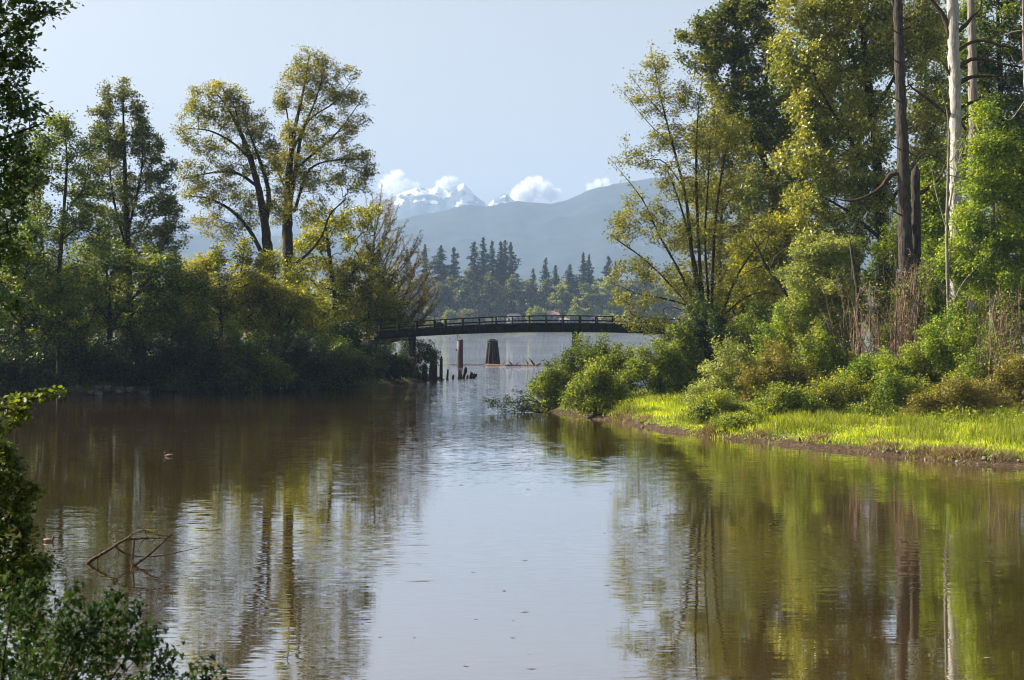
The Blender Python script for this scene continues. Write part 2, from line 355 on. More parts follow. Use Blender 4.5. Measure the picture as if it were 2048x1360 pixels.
def gz(x, y): return float(ground_z(np.array([x]), np.array([y]))[0])

# hills: forested ridge in front, snowy peaks behind
def range_mesh(name, prof, dist, depth, mat, rough, nseg=420, nrow=46, lim=3900, seed=0):
    px = np.array([p[0] for p in prof], float); py = np.array([p[1] for p in prof], float)
    xs = np.linspace(-lim, lim, nseg); hp = np.interp(xs / dist * F + CX, px, py); top = CAMZ - (hp - HY) / F * dist
    v = np.linspace(0, 1, nrow); Yv = dist - depth * .75 + depth * v
    u = (Yv - dist) / np.where(Yv < dist, depth * .75, depth * .25)
    fall = np.where(u < 0, (1 + u) ** 1.15, (1 - u) ** 1.3)
    XX, YY = np.meshgrid(xs, Yv)
    ridged = (np.abs(fbm(XX / 330, YY / 330, 5, seed)) - .25)
    ZZ = top[None, :] * fall[:, None] + rough * ridged * np.sin(np.pi * np.clip(fall, 0, 1))[:, None] * 1.2 + rough * .06 * fbm(XX / 25, YY / 90, 3, seed + 3) * (fall > .02)[:, None]
    ZZ[0] = -1; ZZ[-1] = -1
    i = (np.arange(nrow - 1)[:, None] * nseg + np.arange(nseg - 1)[None, :]).ravel()
    o = link(name, mesh_arrays(name, np.stack([XX, YY, ZZ], -1).reshape(-1, 3), np.stack([i, i + 1, i + nseg + 1, i + nseg], 1), True, mat=mat)); o['kind'] = 'structure'
    return o
ridge = range_mesh('forested_hills', [(-3000, 470), (-600, 430), (200, 452), (500, 474), (700, 455), (808, 434), (855, 423), (893, 416), (937, 405), (975, 409), (1013, 400), (1035, 398), (1068, 401), (1104, 401), (1136, 395), (1156, 385), (1177, 375), (1210, 366), (1240, 361), (1300, 352), (1420, 345), (1600, 380), (2200, 420), (3400, 400), (5000, 450)],
    6800, 3000, M['forest_hill'], 75, lim=3900)
peaks = range_mesh('snowy_mountain', [(-3000, 460), (300, 440), (600, 425), (720, 412), (786, 392), (803, 382), (825, 377), (844, 372), (858, 375), (877, 370.5), (896, 380), (904, 372), (926, 366), (942, 378), (953, 389), (967, 402), (978, 407), (991, 396), (1002, 387), (1013, 383), (1024, 396), (1040, 404), (1150, 420), (1400, 430), (5000, 470)],
    9000, 1400, M['snow_rock'], 190, 620, 44, 3900, 4)
# ------------------------------------------------------------------ vegetation generators
def leaf_arrays(cen, size, up=.5, aspect=.62, droop=0.0, tri=False):
    n = len(cen)
    nrm = RNG.normal(0, 1, (n, 3)); nrm[:, 2] = np.abs(nrm[:, 2]) + up; nrm /= np.linalg.norm(nrm, axis=1)[:, None]
    a = RNG.normal(0, 1, (n, 3)); a[:, 2] -= droop; u = a - nrm * (a * nrm).sum(1)[:, None]; u /= np.linalg.norm(u, axis=1)[:, None] + 1e-9
    w = np.cross(nrm, u); s = (size * RNG.uniform(.65, 1.3, n))[:, None]
    v = np.stack([cen - u * s * .5, cen + w * s * .5 * aspect + u * s * .06, cen + u * s * .5, cen - w * s * .5 * aspect + u * s * .06], 1)
    if tri:
        c3 = cen[:, None, :]; w1, u1 = (w * s * aspect * .62)[:, None, :], (u * s * .58)[:, None, :]; j = RNG.uniform(-.5, .5, (n, 1, 1))
        v = np.concatenate([c3 - u1 * .9 + w1 * j, c3 + w1 + u1 * (.25 + .4 * j), c3 - w1 + u1 * (.6 - .4 * j)], 1)
        return v.reshape(-1, 3), np.arange(n * 3).reshape(n, 3), np.repeat(RNG.uniform(0, 1, n), 3)
    v[:, 1::2] += (nrm * s * .10)[:, None, :]
    f = np.arange(n * 4).reshape(n, 4); tint = np.repeat(RNG.uniform(0, 1, n), 4)
    return v.reshape(-1, 3), f, tint

def lobe_points(lobes, d, n, depth=1.0, shell=2.4):
    lobes = [l if len(l) > 4 else (*l, 0.0) for l in lobes]
    vol = np.array([(l[2] * l[3]) ** .85 for l in lobes]); k = RNG.choice(len(lobes), n, p=vol / vol.sum()); out = np.zeros((n, 3))
    L_ = np.array(lobes)[k]; q = RNG.normal(0, 1, (n, 3)); q /= np.linalg.norm(q, axis=1)[:, None]; q *= (RNG.uniform(0, 1, n) ** (1 / shell))[:, None]
    dd = d + L_[:, 4]; sc = dd / F
    out[:, 0] = (L_[:, 0] - CX) * sc + q[:, 0] * L_[:, 2] * sc
    out[:, 2] = CAMZ - (L_[:, 1] - HY) * sc + q[:, 2] * L_[:, 3] * sc
    out[:, 1] = dd + q[:, 1] * .5 * (L_[:, 2] + L_[:, 3]) * sc * depth
    return out

def skeleton(trunks, targets, rtip, up_pen=.9, step=.6, wobble=.10, rad_exp=.48, sag=0.0):
    """trunks: list of (k,4) rows x,y,z,r; every target gets a curved branch from the best place on the skeleton so far"""
    pos = np.zeros((60000, 3)); par = np.full(60000, -1); rmin = np.zeros(60000); n = 0; chains = []; istrunk = 0
    for tr in trunks:
        p = spline(tr, step); k = len(p); start = -1
        if n:
            dd = np.linalg.norm(pos[:n] - p[0, :3], axis=1); j = int(dd.argmin())
            if dd[j] < 2.5: start = j
        ids = list(range(n, n + k)); pos[n:n + k] = p[:, :3]; rmin[n:n + k] = p[:, 3]
        par[n] = start; par[n + 1:n + k] = np.arange(n, n + k - 1); n += k
        chains.append(([start] if start >= 0 else []) + ids)
    ntr = n; nch = len(chains)
    if len(targets):
        dist = np.array([np.linalg.norm(pos[:n] - t, axis=1).min() for t in targets])
        for ti in np.argsort(dist):
            t = targets[ti]; dv = t - pos[:n]; dl = np.linalg.norm(dv, axis=1) + 1e-6
            cost = dl * (1 + up_pen * np.clip(.25 - dv[:, 2] / dl, 0, 2)) + (0.0)
            j = int(cost.argmin()); p0 = pos[j]; ln = dl[j]
            if ln < .15: continue
            pd = p0 - pos[par[j]] if par[j] >= 0 else np.array([0, 0, 1.]); pd = pd / (np.linalg.norm(pd) + 1e-9)
            c = p0 + (t - p0) * .45 + pd * ln * .22 + np.array([0, 0, .10 * ln - sag * ln]) + RNG.normal(0, wobble * ln, 3)
            k = max(2, int(ln / step) + 1); s = (np.arange(1, k + 1) / k)[:, None]
            path = (1 - s) ** 2 * p0 + 2 * s * (1 - s) * c + s ** 2 * t
            path[:-1] += RNG.normal(0, .03 * min(ln, 2.5), (k - 1, 3))
            if n + k > 59990: break
            pos[n:n + k] = path; par[n] = j; par[n + 1:n + k] = np.arange(n, n + k - 1)
            chains.append([j] + list(range(n, n + k))); n += k
    cnt = np.zeros(n); haschild = np.zeros(n, bool); haschild[par[:n][par[:n] >= 0]] = True
    cnt[~haschild] = 1
    for i in range(n - 1, -1, -1):
        if par[i] >= 0: cnt[par[i]] += cnt[i]
    rad = np.maximum(rmin[:n], rtip * np.maximum(cnt, .6) ** rad_exp)
    return pos[:n], rad, chains, nch, cnt

def wood_arrays(pos, rad, chains, nch, rtip):
    V = []; Fc = []; b = 0
    for ci, ch in enumerate(chains):
        p = pos[ch]; r = rad[ch].copy()
        if ci >= nch or (len(ch) > 1 and rad[ch[0]] > rad[ch[1]] * 1.05): r[0] = min(r[0], r[1] * 1.25)
        if ci >= nch: r[-1] *= .5
        big = r.max(); k = 9 if big > .25 else (6 if big > .08 else (4 if big > .035 else 3))
        v, f = tube_arrays(p, r, k, .085 if big > .12 else 0); V.append(v); Fc.append(f + b); b += len(v)
    return np.concatenate(V), np.concatenate(Fc)

def tree(name, label, cat, d, trunks, lobes, tips, leaves, lsize, leafm, barkm='bark', rtip=.022, spread=.35, depth=1.0, group=None, up=.5, droop=0., up_pen=.9,
         shell=2.4, thin=3, wobble=.10, aspect=.62, extra=None, step=.6, sag=0.0, crown='crown', base=None, trunk_name='trunk', limbs=None):
    """trunks: list of [(px,py,radius_m[,dd]), ...]"""
    if trunk_name == 'trunk' and 100 < d < 400: lsize *= 1.22; leaves = int(leaves * 2.2)
    elif 90 < d < 400: lsize *= 1.15; leaves = int(leaves * 2.1)
    tw = []
    for tr in trunks:
        tw.append(np.array([np.append(W(t[0], t[1], d + (t[3] if len(t) > 3 else 0)), t[2]) for t in tr]))
    p0 = tw[0][0]; bz = gz(p0[0], p0[1])
    if base != 'free':
        if p0[2] > bz - .2: tw[0] = np.vstack([[p0[0] - .02, p0[1], bz - .25, p0[3] * 1.25], tw[0]])
        else: tw[0][0, 2] = max(p0[2], bz - .3)
    tg = lobe_points(lobes, d, tips, depth, shell) if tips else np.zeros((0, 3))
    if tips:
        g = ground_z(tg[:, 0], tg[:, 1]); tg[:, 2] = np.maximum(tg[:, 2], np.maximum(g, 0) + .15)
    pos, rad, chains, nch, cnt = skeleton(tw, tg, rtip, up_pen, step, wobble, sag=sag)
    root = empty(name, (float(tw[0][0][0]), float(tw[0][0][1]), float(bz)), label, cat, group)
    off = np.array(root.location)
    wv, wf = wood_arrays(pos, rad, chains, nch, rtip)
    if limbs:
        for ci, ch in enumerate(chains):
            v_, f_ = wood_arrays(pos, rad, [ch], 1, rtip); nm = 'trunk' if ci == 0 else 'limb'
            if ci < nch: link(nm, mesh_arrays(nm, v_ - off, f_, True, mat=M[barkm if ci == 0 else limbs]), root)
        if len(chains) > nch:
            v_, f_ = wood_arrays(pos, rad, chains[nch:], 0, rtip); link('twigs', mesh_arrays('twigs', v_ - off, f_, True, mat=M[limbs]), root)['kind'] = 'stuff'
    else: link(trunk_name, mesh_arrays(trunk_name, wv - off, wf, True, mat=M[barkm]), root)
    if leaves:
        anc = np.where(cnt[:len(pos)] <= thin)[0]
        if len(anc) == 0: anc = np.arange(len(pos))
        a = RNG.choice(anc, leaves); c = pos[a] + RNG.normal(0, spread, (leaves, 3)) * np.array([1, 1, .8])
        gr = ground_z(c[:, 0], c[:, 1]); c[:, 2] = np.maximum(c[:, 2], np.maximum(gr, 0) + .05)
        v, f, t = leaf_arrays(c, lsize * (1.12 if d > 90 else 1), up, aspect, droop, d > 90)
        o = link(crown, mesh_arrays(crown, v - off, f, False, t, M[leafm]), root); o['kind'] = 'stuff'
        if extra:
            a = RNG.choice(anc, extra[0]); c = pos[a] + RNG.normal(0, spread * 1.1, (extra[0], 3))
            v, f, t = leaf_arrays(c, extra[1], up, .8); o = link(extra[3], mesh_arrays(extra[3], v - off, f, False, t, M[extra[2]]), root); o['kind'] = 'stuff'
    return root

def shrub(name, label, d, cx, top, basey, hw, leaves, lsize, leafm, barkm='twig_dark', tips=90, spread=.22, cat='shrub', group=None, lobes=None, depth=.8, stems=5, rtip=.010, thin=2, up=.4, crown='foliage'):
    bx = (cx - CX) / F * d; bz = max(gz(bx, d), -.2); by = HY + (CAMZ - bz) / d * F
    h = by - top
    if lobes is None:
        top -= .10 * h; h *= 1.10
        lobes = [(cx, top + h * .68, hw * .8, h * .30)]
        for k in range(13):
            a = RNG.uniform(-1.2, 1.2); lobes.append((cx + a * hw, top + h * (.28 + .32 * abs(a) + RNG.uniform(-.12, .2)), hw * RNG.uniform(.14, .36), h * RNG.uniform(.10, .26)))
        lobes.append((cx, top + h * .86, hw * .95, h * .2))
        for k in range(7):
            a = RNG.uniform(-1.15, 1.15); lobes.append((cx + a * hw, top + h * (.05 + .5 * a * a + RNG.uniform(-.06, .12)), hw * RNG.uniform(.07, .16), h * RNG.uniform(.10, .22)))
    tr = []
    for k in range(stems):
        a = (k / max(1, stems - 1) - .5) * 1.5 if stems > 1 else 0
        j = RNG.uniform(-.15, .15)
        tr.append([(cx + a * hw * .15, by, .03 + .004 * h / 20), (cx + (a * .4 + j) * hw, by - h * .35, .028, RNG.uniform(-.5, .5)), (cx + (a * .75 + j) * hw, by - h * RNG.uniform(.5, .75), .015, RNG.uniform(-1, 1))])
    for k in range(14):
        a = RNG.uniform(-1.1, 1.1); x0 = cx + a * hw * .55; y0 = by - h * RNG.uniform(.35, .6); x1 = cx + a * hw * RNG.uniform(.9, 1.3) + RNG.normal(0, .12) * hw; y1 = min(by - h * (1.12 - .75 * a * a) * RNG.uniform(.85, 1.12), by - h * .25); dd = RNG.uniform(-1, 1) * hw / F * d * .6
        tr.append([(x0, y0, .012, dd * .5), ((x0 + x1) / 2 + RNG.normal(0, .06) * hw, (y0 + y1) / 2 - .05 * h, .009, dd * .8), (x1, y1, .004, dd)])
    return tree(name, label, cat, d, tr, lobes, tips, leaves, lsize, leafm, barkm, rtip, spread, depth, group, up, 0., .5, 3.0, thin, .20, .62, None, .45, crown=crown, trunk_name='stems')

# ------------------------------------------------------------------ left bank trees
tree('poplar_tree', 'dark cone-shaped poplar with pointed top behind the left bank', 'tree', 168,
     [[(262, 720, .42), (258, 560, .34), (252, 380, .22), (248, 240, .10), (247, 162, .03)], [(258, 520, .14), (225, 380, .09), (215, 235, .04), (213, 170, .02)], [(255, 470, .12), (285, 330, .08), (275, 220, .03)]],
     [(247, 195, 16, 38), (215, 205, 14, 40), (272, 225, 18, 42), (245, 270, 48, 50), (215, 300, 38, 55), (285, 300, 34, 48), (248, 360, 74, 55), (310, 350, 26, 40), (255, 440, 92, 60), (335, 400, 24, 40), (262, 520, 104, 60), (340, 335, 16, 16), (330, 480, 50, 45), (190, 330, 34, 50), (175, 410, 44, 50), (305, 300, 26, 44), (325, 420, 40, 50), (200, 250, 22, 40), (288, 255, 20, 40)],
     620, 19000, .19, 'leaf_poplar', spread=.30, up_pen=1.6, rtip=.016, droop=-.5)
tree('slender_tree', 'slender open-crowned tree left of the dark poplar', 'tree', 152,
     [[(118, 720, .24), (118, 560, .2), (130, 400, .14), (135, 320, .09), (128, 240, .03)], [(128, 430, .10), (165, 380, .07), (180, 330, .03)], [(124, 480, .12), (160, 455, .07), (200, 470, .03)]],
     [(130, 255, 42, 32), (100, 290, 45, 40), (160, 300, 40, 38), (70, 350, 60, 45), (150, 370, 62, 45), (110, 440, 80, 50), (190, 460, 60, 50), (60, 500, 60, 60)],
     260, 8000, .19, 'leaf_green', spread=.32, up_pen=.8, rtip=.016)
tree('twin_stem_tree', 'thin dark-stemmed tree at the left edge beside the slender tree', 'tree', 158,
     [[(95, 720, .2), (88, 560, .18), (80, 400, .12), (76, 300, .04)], [(88, 540, .1), (40, 430, .06), (20, 360, .03)]],
     [(70, 310, 40, 40), (40, 370, 60, 50), (20, 450, 60, 60), (100, 480, 60, 60), (60, 560, 80, 60), (150, 560, 60, 50)],
     200, 6500, .2, 'leaf_green', spread=.36, rtip=.015)
tree('forked_maple', 'tall open tree with several leaning dark stems and olive leaves', 'tree', 182,
     [[(548, 700, .62), (545, 600, .58), (537, 500, .50), (522, 400, .40), (505, 330, .32), (484, 270, .22), (455, 215, .11), (428, 180, .04)],
      [(545, 590, .42), (530, 470, .33), (538, 400, .27), (530, 350, .22), (508, 290, .13), (488, 235, .05)],
      [(540, 540, .28), (505, 470, .22), (468, 425, .17), (420, 398, .11), (375, 392, .04)],
      [(517, 375, .2), (478, 348, .14), (430, 345, .09), (372, 358, .03)],
      [(500, 318, .16), (465, 285, .11), (420, 262, .06), (380, 258, .03)],
      [(480, 265, .12), (470, 215, .08), (440, 170, .03)]],
     [(432, 195, 52, 32), (392, 225, 38, 30), (370, 262, 24, 24), (440, 240, 60, 30), (478, 205, 30, 32), (500, 245, 38, 36), (525, 270, 28, 36), (420, 290, 60, 22), (385, 345, 32, 24), (430, 335, 40, 26), (395, 385, 40, 26), (450, 385, 46, 30), (420, 440, 45, 32), (490, 320, 46, 34), (540, 320, 34, 40), (500, 420, 40, 40), (560, 400, 30, 40), (470, 470, 40, 30)],
     620, 14000, .17, 'leaf_maple', spread=.34, up_pen=.9, rtip=.018, thin=2)
tree('tall_maple', 'tallest tree on the left bank with twin upright dark stems', 'tree', 186,
     [[(588, 705, .70), (582, 600, .66), (576, 500, .58), (575, 400, .46), (580, 330, .34), (590, 260, .22), (606, 190, .12), (620, 110, .04)],
      [(578, 420, .28), (590, 350, .24), (604, 270, .16), (632, 200, .09), (650, 140, .03)],
      [(583, 345, .2), (625, 310, .13), (680, 260, .08), (720, 205, .03)],
      [(586, 300, .16), (620, 240, .1), (670, 205, .06), (705, 160, .03)],
      [(590, 420, .18), (620, 340, .12), (675, 320, .07), (730, 320, .03)],
      [(582, 330, .13), (578, 250, .08), (568, 190, .03)],
      [(588, 530, .2), (618, 505, .15), (645, 470, .11), (660, 430, .08), (690, 400, .03)],
      [(578, 395, .14), (555, 340, .08), (540, 310, .03)]],
     [(618, 122, 40, 26), (600, 150, 38, 26), (648, 140, 34, 34), (578, 172, 22, 26), (690, 155, 32, 20), (660, 190, 50, 30), (610, 205, 36, 36), (568, 195, 14, 28), (700, 205, 36, 26), (725, 238, 14, 12), (640, 250, 60, 34), (700, 260, 36, 26), (590, 275, 34, 36), (560, 215, 14, 22), (660, 305, 70, 34), (720, 320, 34, 30), (590, 340, 36, 40), (640, 360, 60, 36), (700, 375, 50, 34), (735, 345, 16, 18), (560, 330, 26, 34), (620, 420, 44, 36), (555, 420, 30, 34)],
     720, 16000, .17, 'leaf_maple', spread=.33, up_pen=.9, rtip=.018, thin=2)
tree('broadleaf_tree', 'dense green tree right of the tall twin-stemmed maple', 'tree', 199,
     [[(668, 720, .36), (672, 620, .32), (660, 520, .24), (650, 440, .08)], [(672, 600, .2), (710, 540, .15), (760, 500, .06)], [(668, 560, .16), (640, 500, .1), (620, 470, .04)]],
     [(650, 455, 70, 40), (720, 440, 60, 34), (690, 500, 90, 45), (640, 550, 80, 50), (730, 560, 80, 55), (660, 620, 100, 45), (760, 630, 70, 45), (610, 510, 50, 45)],
     380, 13500, .21, 'leaf_yellow', spread=.36, up_pen=.6)
# spiky, orange-leaved tree by the bridge: straight boughs sleeved in new leaves
def spiky_tree():
    d = 202; base = (735, 660); tips_ = []
    ends = [(745, 385), (765, 368), (785, 392), (800, 405), (772, 440), (815, 440), (825, 470), (842, 462), (806, 480), (838, 505), (852, 500), (870, 520), (887, 545), (862, 545), (876, 572), (858, 575), (882, 600), (866, 618), (846, 600), (878, 640), (850, 640), (835, 560), (820, 530), (790, 520), (760, 500), (740, 460), (720, 430), (715, 480), (800, 580), (826, 620), (700, 520), (790, 460)]
    trunks = [[(735, 720, .30), (738, 640, .26), (745, 540, .16), (750, 450, .06), (755, 400, .02)]]
    tw = [np.array([np.append(W(t[0], t[1], d), t[2]) for t in trunks[0]])]; p0 = tw[0][0]; bz = gz(p0[0], d); tw[0] = np.vstack([[p0[0], d, bz - .25, .36], tw[0]])
    ends = ends + [(a + RNG.uniform(-16, 6), b + RNG.uniform(4, 26)) for a, b in ends]
    for ex, ey in ends:
        sy = min(690, ey + RNG.uniform(70, 130)); sx = 742 + (ex - 742) * .12; dd = RNG.uniform(-2.5, 2.5)
        mid = (sx + (ex - sx) * RNG.uniform(.45, .7), sy + (ey - sy) * RNG.uniform(.3, .5))
        a = [np.append(W(sx, sy, d), .06), np.append(W(*mid, d + dd * .6), .035), np.append(W(ex, ey, d + dd), .012)]
        tw.append(np.array(a))
        for q in (.38, .5, .62, .74, .86):
            m0 = a[1] + (a[2] - a[1]) * (q - .3); e = m0 + np.array([RNG.normal(.45, .6), RNG.uniform(-1, 1), RNG.uniform(.1, 1.2), 0]); e[3] = .008
            tw.append(np.array([m0 * [1, 1, 1, .6], (m0 + e) / 2 - [0, 0, .1, 0], e]))
    pos, rad, chains, nch, cnt = skeleton(tw, np.zeros((0, 3)), .014, step=.25)
    root = empty('spiky_tree', (p0[0], d, bz), 'orange-tinged tree with spiky upswept boughs beside the bridge', 'tree'); off = np.array(root.location)
    v, f = wood_arrays(pos, rad, chains, nch, .01); link('trunk', mesh_arrays('trunk', v - off, f, True, mat=M['bark']), root)
    anc = np.where(rad < .05)[0]; n = 34000; c = pos[RNG.choice(anc, n)] + RNG.normal(0, .11, (n, 3))
    v, f, t = leaf_arrays(c, .15, .2, tri=True); o = link('crown', mesh_arrays('crown', v - off, f, False, t, M['leaf_orange']), root); o['kind'] = 'stuff'
spiky_tree()
tree('sapling', 'yellow-green young tree with feathery tops left of the forked maple', 'tree', 174,
     [[(440, 720, .2), (442, 620, .16), (438, 560, .1), (430, 500, .03)], [(442, 640, .1), (478, 560, .06), (490, 490, .02)], [(440, 620, .1), (400, 560, .05), (380, 520, .02)]],
     [(432, 520, 30, 30), (490, 510, 26, 34), (395, 545, 34, 34), (450, 570, 80, 40), (400, 610, 70, 40), (490, 620, 70, 45), (520, 560, 34, 40), (540, 520, 20, 30)],
     300, 9000, .19, 'leaf_yellow', spread=.32, up_pen=1.2)
tree('sapling', 'yellow-green young tree filling the gap under the tall maples', 'tree', 176,
     [[(570, 720, .2), (560, 640, .15), (545, 580, .06)], [(572, 660, .1), (600, 600, .05), (610, 570, .02)]],
     [(520, 590, 60, 45), (580, 600, 55, 40), (530, 640, 70, 40), (600, 650, 70, 40)], 200, 7500, .19, 'leaf_yellow', spread=.36)
tree('understorey_tree', 'leafy green tree below the poplar with yellow sunlit patches', 'tree', 162,
     [[(215, 740, .24), (220, 640, .2), (215, 560, .12), (210, 500, .04)], [(220, 650, .14), (280, 580, .08), (310, 540, .03)], [(218, 640, .12), (170, 580, .07), (150, 545, .03)]],
     [(200, 520, 70, 50), (290, 540, 70, 50), (150, 580, 70, 50), (240, 600, 90, 50), (330, 600, 60, 50), (300, 650, 80, 40)], 300, 8000, .23, 'leaf_green', spread=.36)
tree('understorey_tree', 'leafy tree at the left edge under the twin stems', 'tree', 150,
     [[(40, 750, .22), (45, 640, .18), (50, 560, .1), (60, 510, .03)], [(45, 650, .12), (-20, 580, .07), (-40, 540, .03)], [(46, 640, .12), (110, 600, .07), (130, 570, .03)]],
     [(40, 540, 70, 50), (-20, 590, 70, 50), (100, 610, 80, 50), (30, 650, 100, 45), (140, 660, 60, 40)], 280, 8000, .23, 'leaf_green', spread=.36)
tree('understorey_tree', 'rounded green tree between the poplar and the sapling', 'tree', 166,
     [[(345, 740, .2), (345, 650, .16), (340, 590, .1), (350, 540, .03)], [(345, 660, .1), (385, 610, .06), (400, 580, .03)]],
     [(345, 560, 50, 45), (390, 600, 45, 40), (330, 620, 60, 40), (380, 650, 60, 40)], 180, 5000, .22, 'leaf_green', spread=.36)

for lab, px, d in [('unseen tree added just outside the left edge to shade the bank bushes', -150, 160), ('unseen tree added further beyond the left edge to shade the bank bushes', -330, 152)]:  # trees added out of view, kept low so they shade only the lower bushes
    tree('added_shade_tree', lab, 'tree', d, [[(px, 740, .5), (px, 640, .4), (px + 10, 540, .2), (px, 470, .05)]], [(px, 500, 80, 50), (px, 580, 110, 60), (px, 660, 110, 60)], 120, 5000, .3, 'leaf_green', spread=.5, group='unseen trees added to shade the left bank')
# dark bushes that clothe the left bank down to the water
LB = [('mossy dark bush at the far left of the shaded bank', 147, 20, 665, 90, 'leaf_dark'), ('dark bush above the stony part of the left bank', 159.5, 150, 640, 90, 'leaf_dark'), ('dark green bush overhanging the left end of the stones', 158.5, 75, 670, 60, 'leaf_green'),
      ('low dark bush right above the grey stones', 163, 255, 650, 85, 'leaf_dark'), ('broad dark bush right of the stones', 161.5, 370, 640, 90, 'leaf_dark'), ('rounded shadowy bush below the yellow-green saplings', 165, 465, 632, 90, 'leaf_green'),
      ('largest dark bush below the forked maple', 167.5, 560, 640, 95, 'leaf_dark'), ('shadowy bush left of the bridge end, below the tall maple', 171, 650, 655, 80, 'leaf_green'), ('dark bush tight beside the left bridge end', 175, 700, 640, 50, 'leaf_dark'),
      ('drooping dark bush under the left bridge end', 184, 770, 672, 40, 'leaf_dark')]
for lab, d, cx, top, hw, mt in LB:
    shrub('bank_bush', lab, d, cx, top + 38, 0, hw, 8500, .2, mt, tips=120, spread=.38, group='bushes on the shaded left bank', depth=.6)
shrub('bank_bush', 'lacy bush seen against the water below the bridge', 193, 838, 682, 0, 42, 2600, .17, 'leaf_dark', tips=120, spread=.20, group='bushes on the shaded left bank', lobes=[(835, 705, 36, 22), (860, 715, 20, 28), (810, 720, 30, 30), (840, 740, 34, 20)])

for lab, d, cx, top, hw in [('sunlit green undergrowth at the far left behind the dark bushes', 164, 20, 560, 100), ('sunlit undergrowth below the slender tree', 168, 150, 575, 95), ('sunlit undergrowth below the dark poplar', 172, 270, 560, 95), ('sunlit undergrowth right of the poplar foot', 174, 380, 570, 80),
                           ('yellow undergrowth at the foot of the forked maple', 178, 490, 575, 80), ('yellow undergrowth at the foot of the tall maple', 182, 600, 560, 80), ('green undergrowth behind the bridge end', 200, 690, 570, 80), ('green undergrowth below the orange spiky tree', 202, 765, 600, 50)]:
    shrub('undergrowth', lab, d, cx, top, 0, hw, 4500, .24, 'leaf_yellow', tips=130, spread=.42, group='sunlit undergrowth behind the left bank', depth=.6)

# near trees at the left edge, over the camera's own bank
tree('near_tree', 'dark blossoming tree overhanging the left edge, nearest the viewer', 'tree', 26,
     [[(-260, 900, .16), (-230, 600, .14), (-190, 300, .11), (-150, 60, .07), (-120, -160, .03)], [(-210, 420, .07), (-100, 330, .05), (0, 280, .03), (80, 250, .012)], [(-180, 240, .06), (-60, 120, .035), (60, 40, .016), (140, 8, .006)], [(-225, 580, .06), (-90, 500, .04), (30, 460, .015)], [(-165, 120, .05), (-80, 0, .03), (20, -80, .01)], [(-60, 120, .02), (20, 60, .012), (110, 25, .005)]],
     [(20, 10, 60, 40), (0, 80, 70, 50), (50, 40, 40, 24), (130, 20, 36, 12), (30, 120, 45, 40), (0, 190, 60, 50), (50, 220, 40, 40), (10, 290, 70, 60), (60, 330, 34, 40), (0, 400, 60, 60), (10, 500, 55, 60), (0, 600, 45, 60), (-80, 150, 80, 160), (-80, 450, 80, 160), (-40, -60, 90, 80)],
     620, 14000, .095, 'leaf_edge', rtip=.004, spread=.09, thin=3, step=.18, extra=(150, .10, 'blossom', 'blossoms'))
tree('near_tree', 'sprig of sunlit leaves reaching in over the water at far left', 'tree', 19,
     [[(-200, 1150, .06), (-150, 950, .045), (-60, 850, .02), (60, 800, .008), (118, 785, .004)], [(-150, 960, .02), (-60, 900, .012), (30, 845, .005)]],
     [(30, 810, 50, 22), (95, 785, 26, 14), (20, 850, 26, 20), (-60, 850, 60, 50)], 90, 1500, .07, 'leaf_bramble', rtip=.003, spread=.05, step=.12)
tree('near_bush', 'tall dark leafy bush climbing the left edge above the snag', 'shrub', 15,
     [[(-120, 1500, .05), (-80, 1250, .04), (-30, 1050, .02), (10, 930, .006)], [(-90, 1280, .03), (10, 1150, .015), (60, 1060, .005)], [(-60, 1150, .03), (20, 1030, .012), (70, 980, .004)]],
     [(20, 930, 36, 40), (30, 1000, 46, 40), (20, 1070, 55, 50), (40, 1130, 60, 40), (-40, 1020, 60, 120), (10, 1190, 90, 50), (-20, 880, 30, 60)], 520, 11000, .05, 'leaf_bramble', rtip=.002, spread=.045, step=.1)

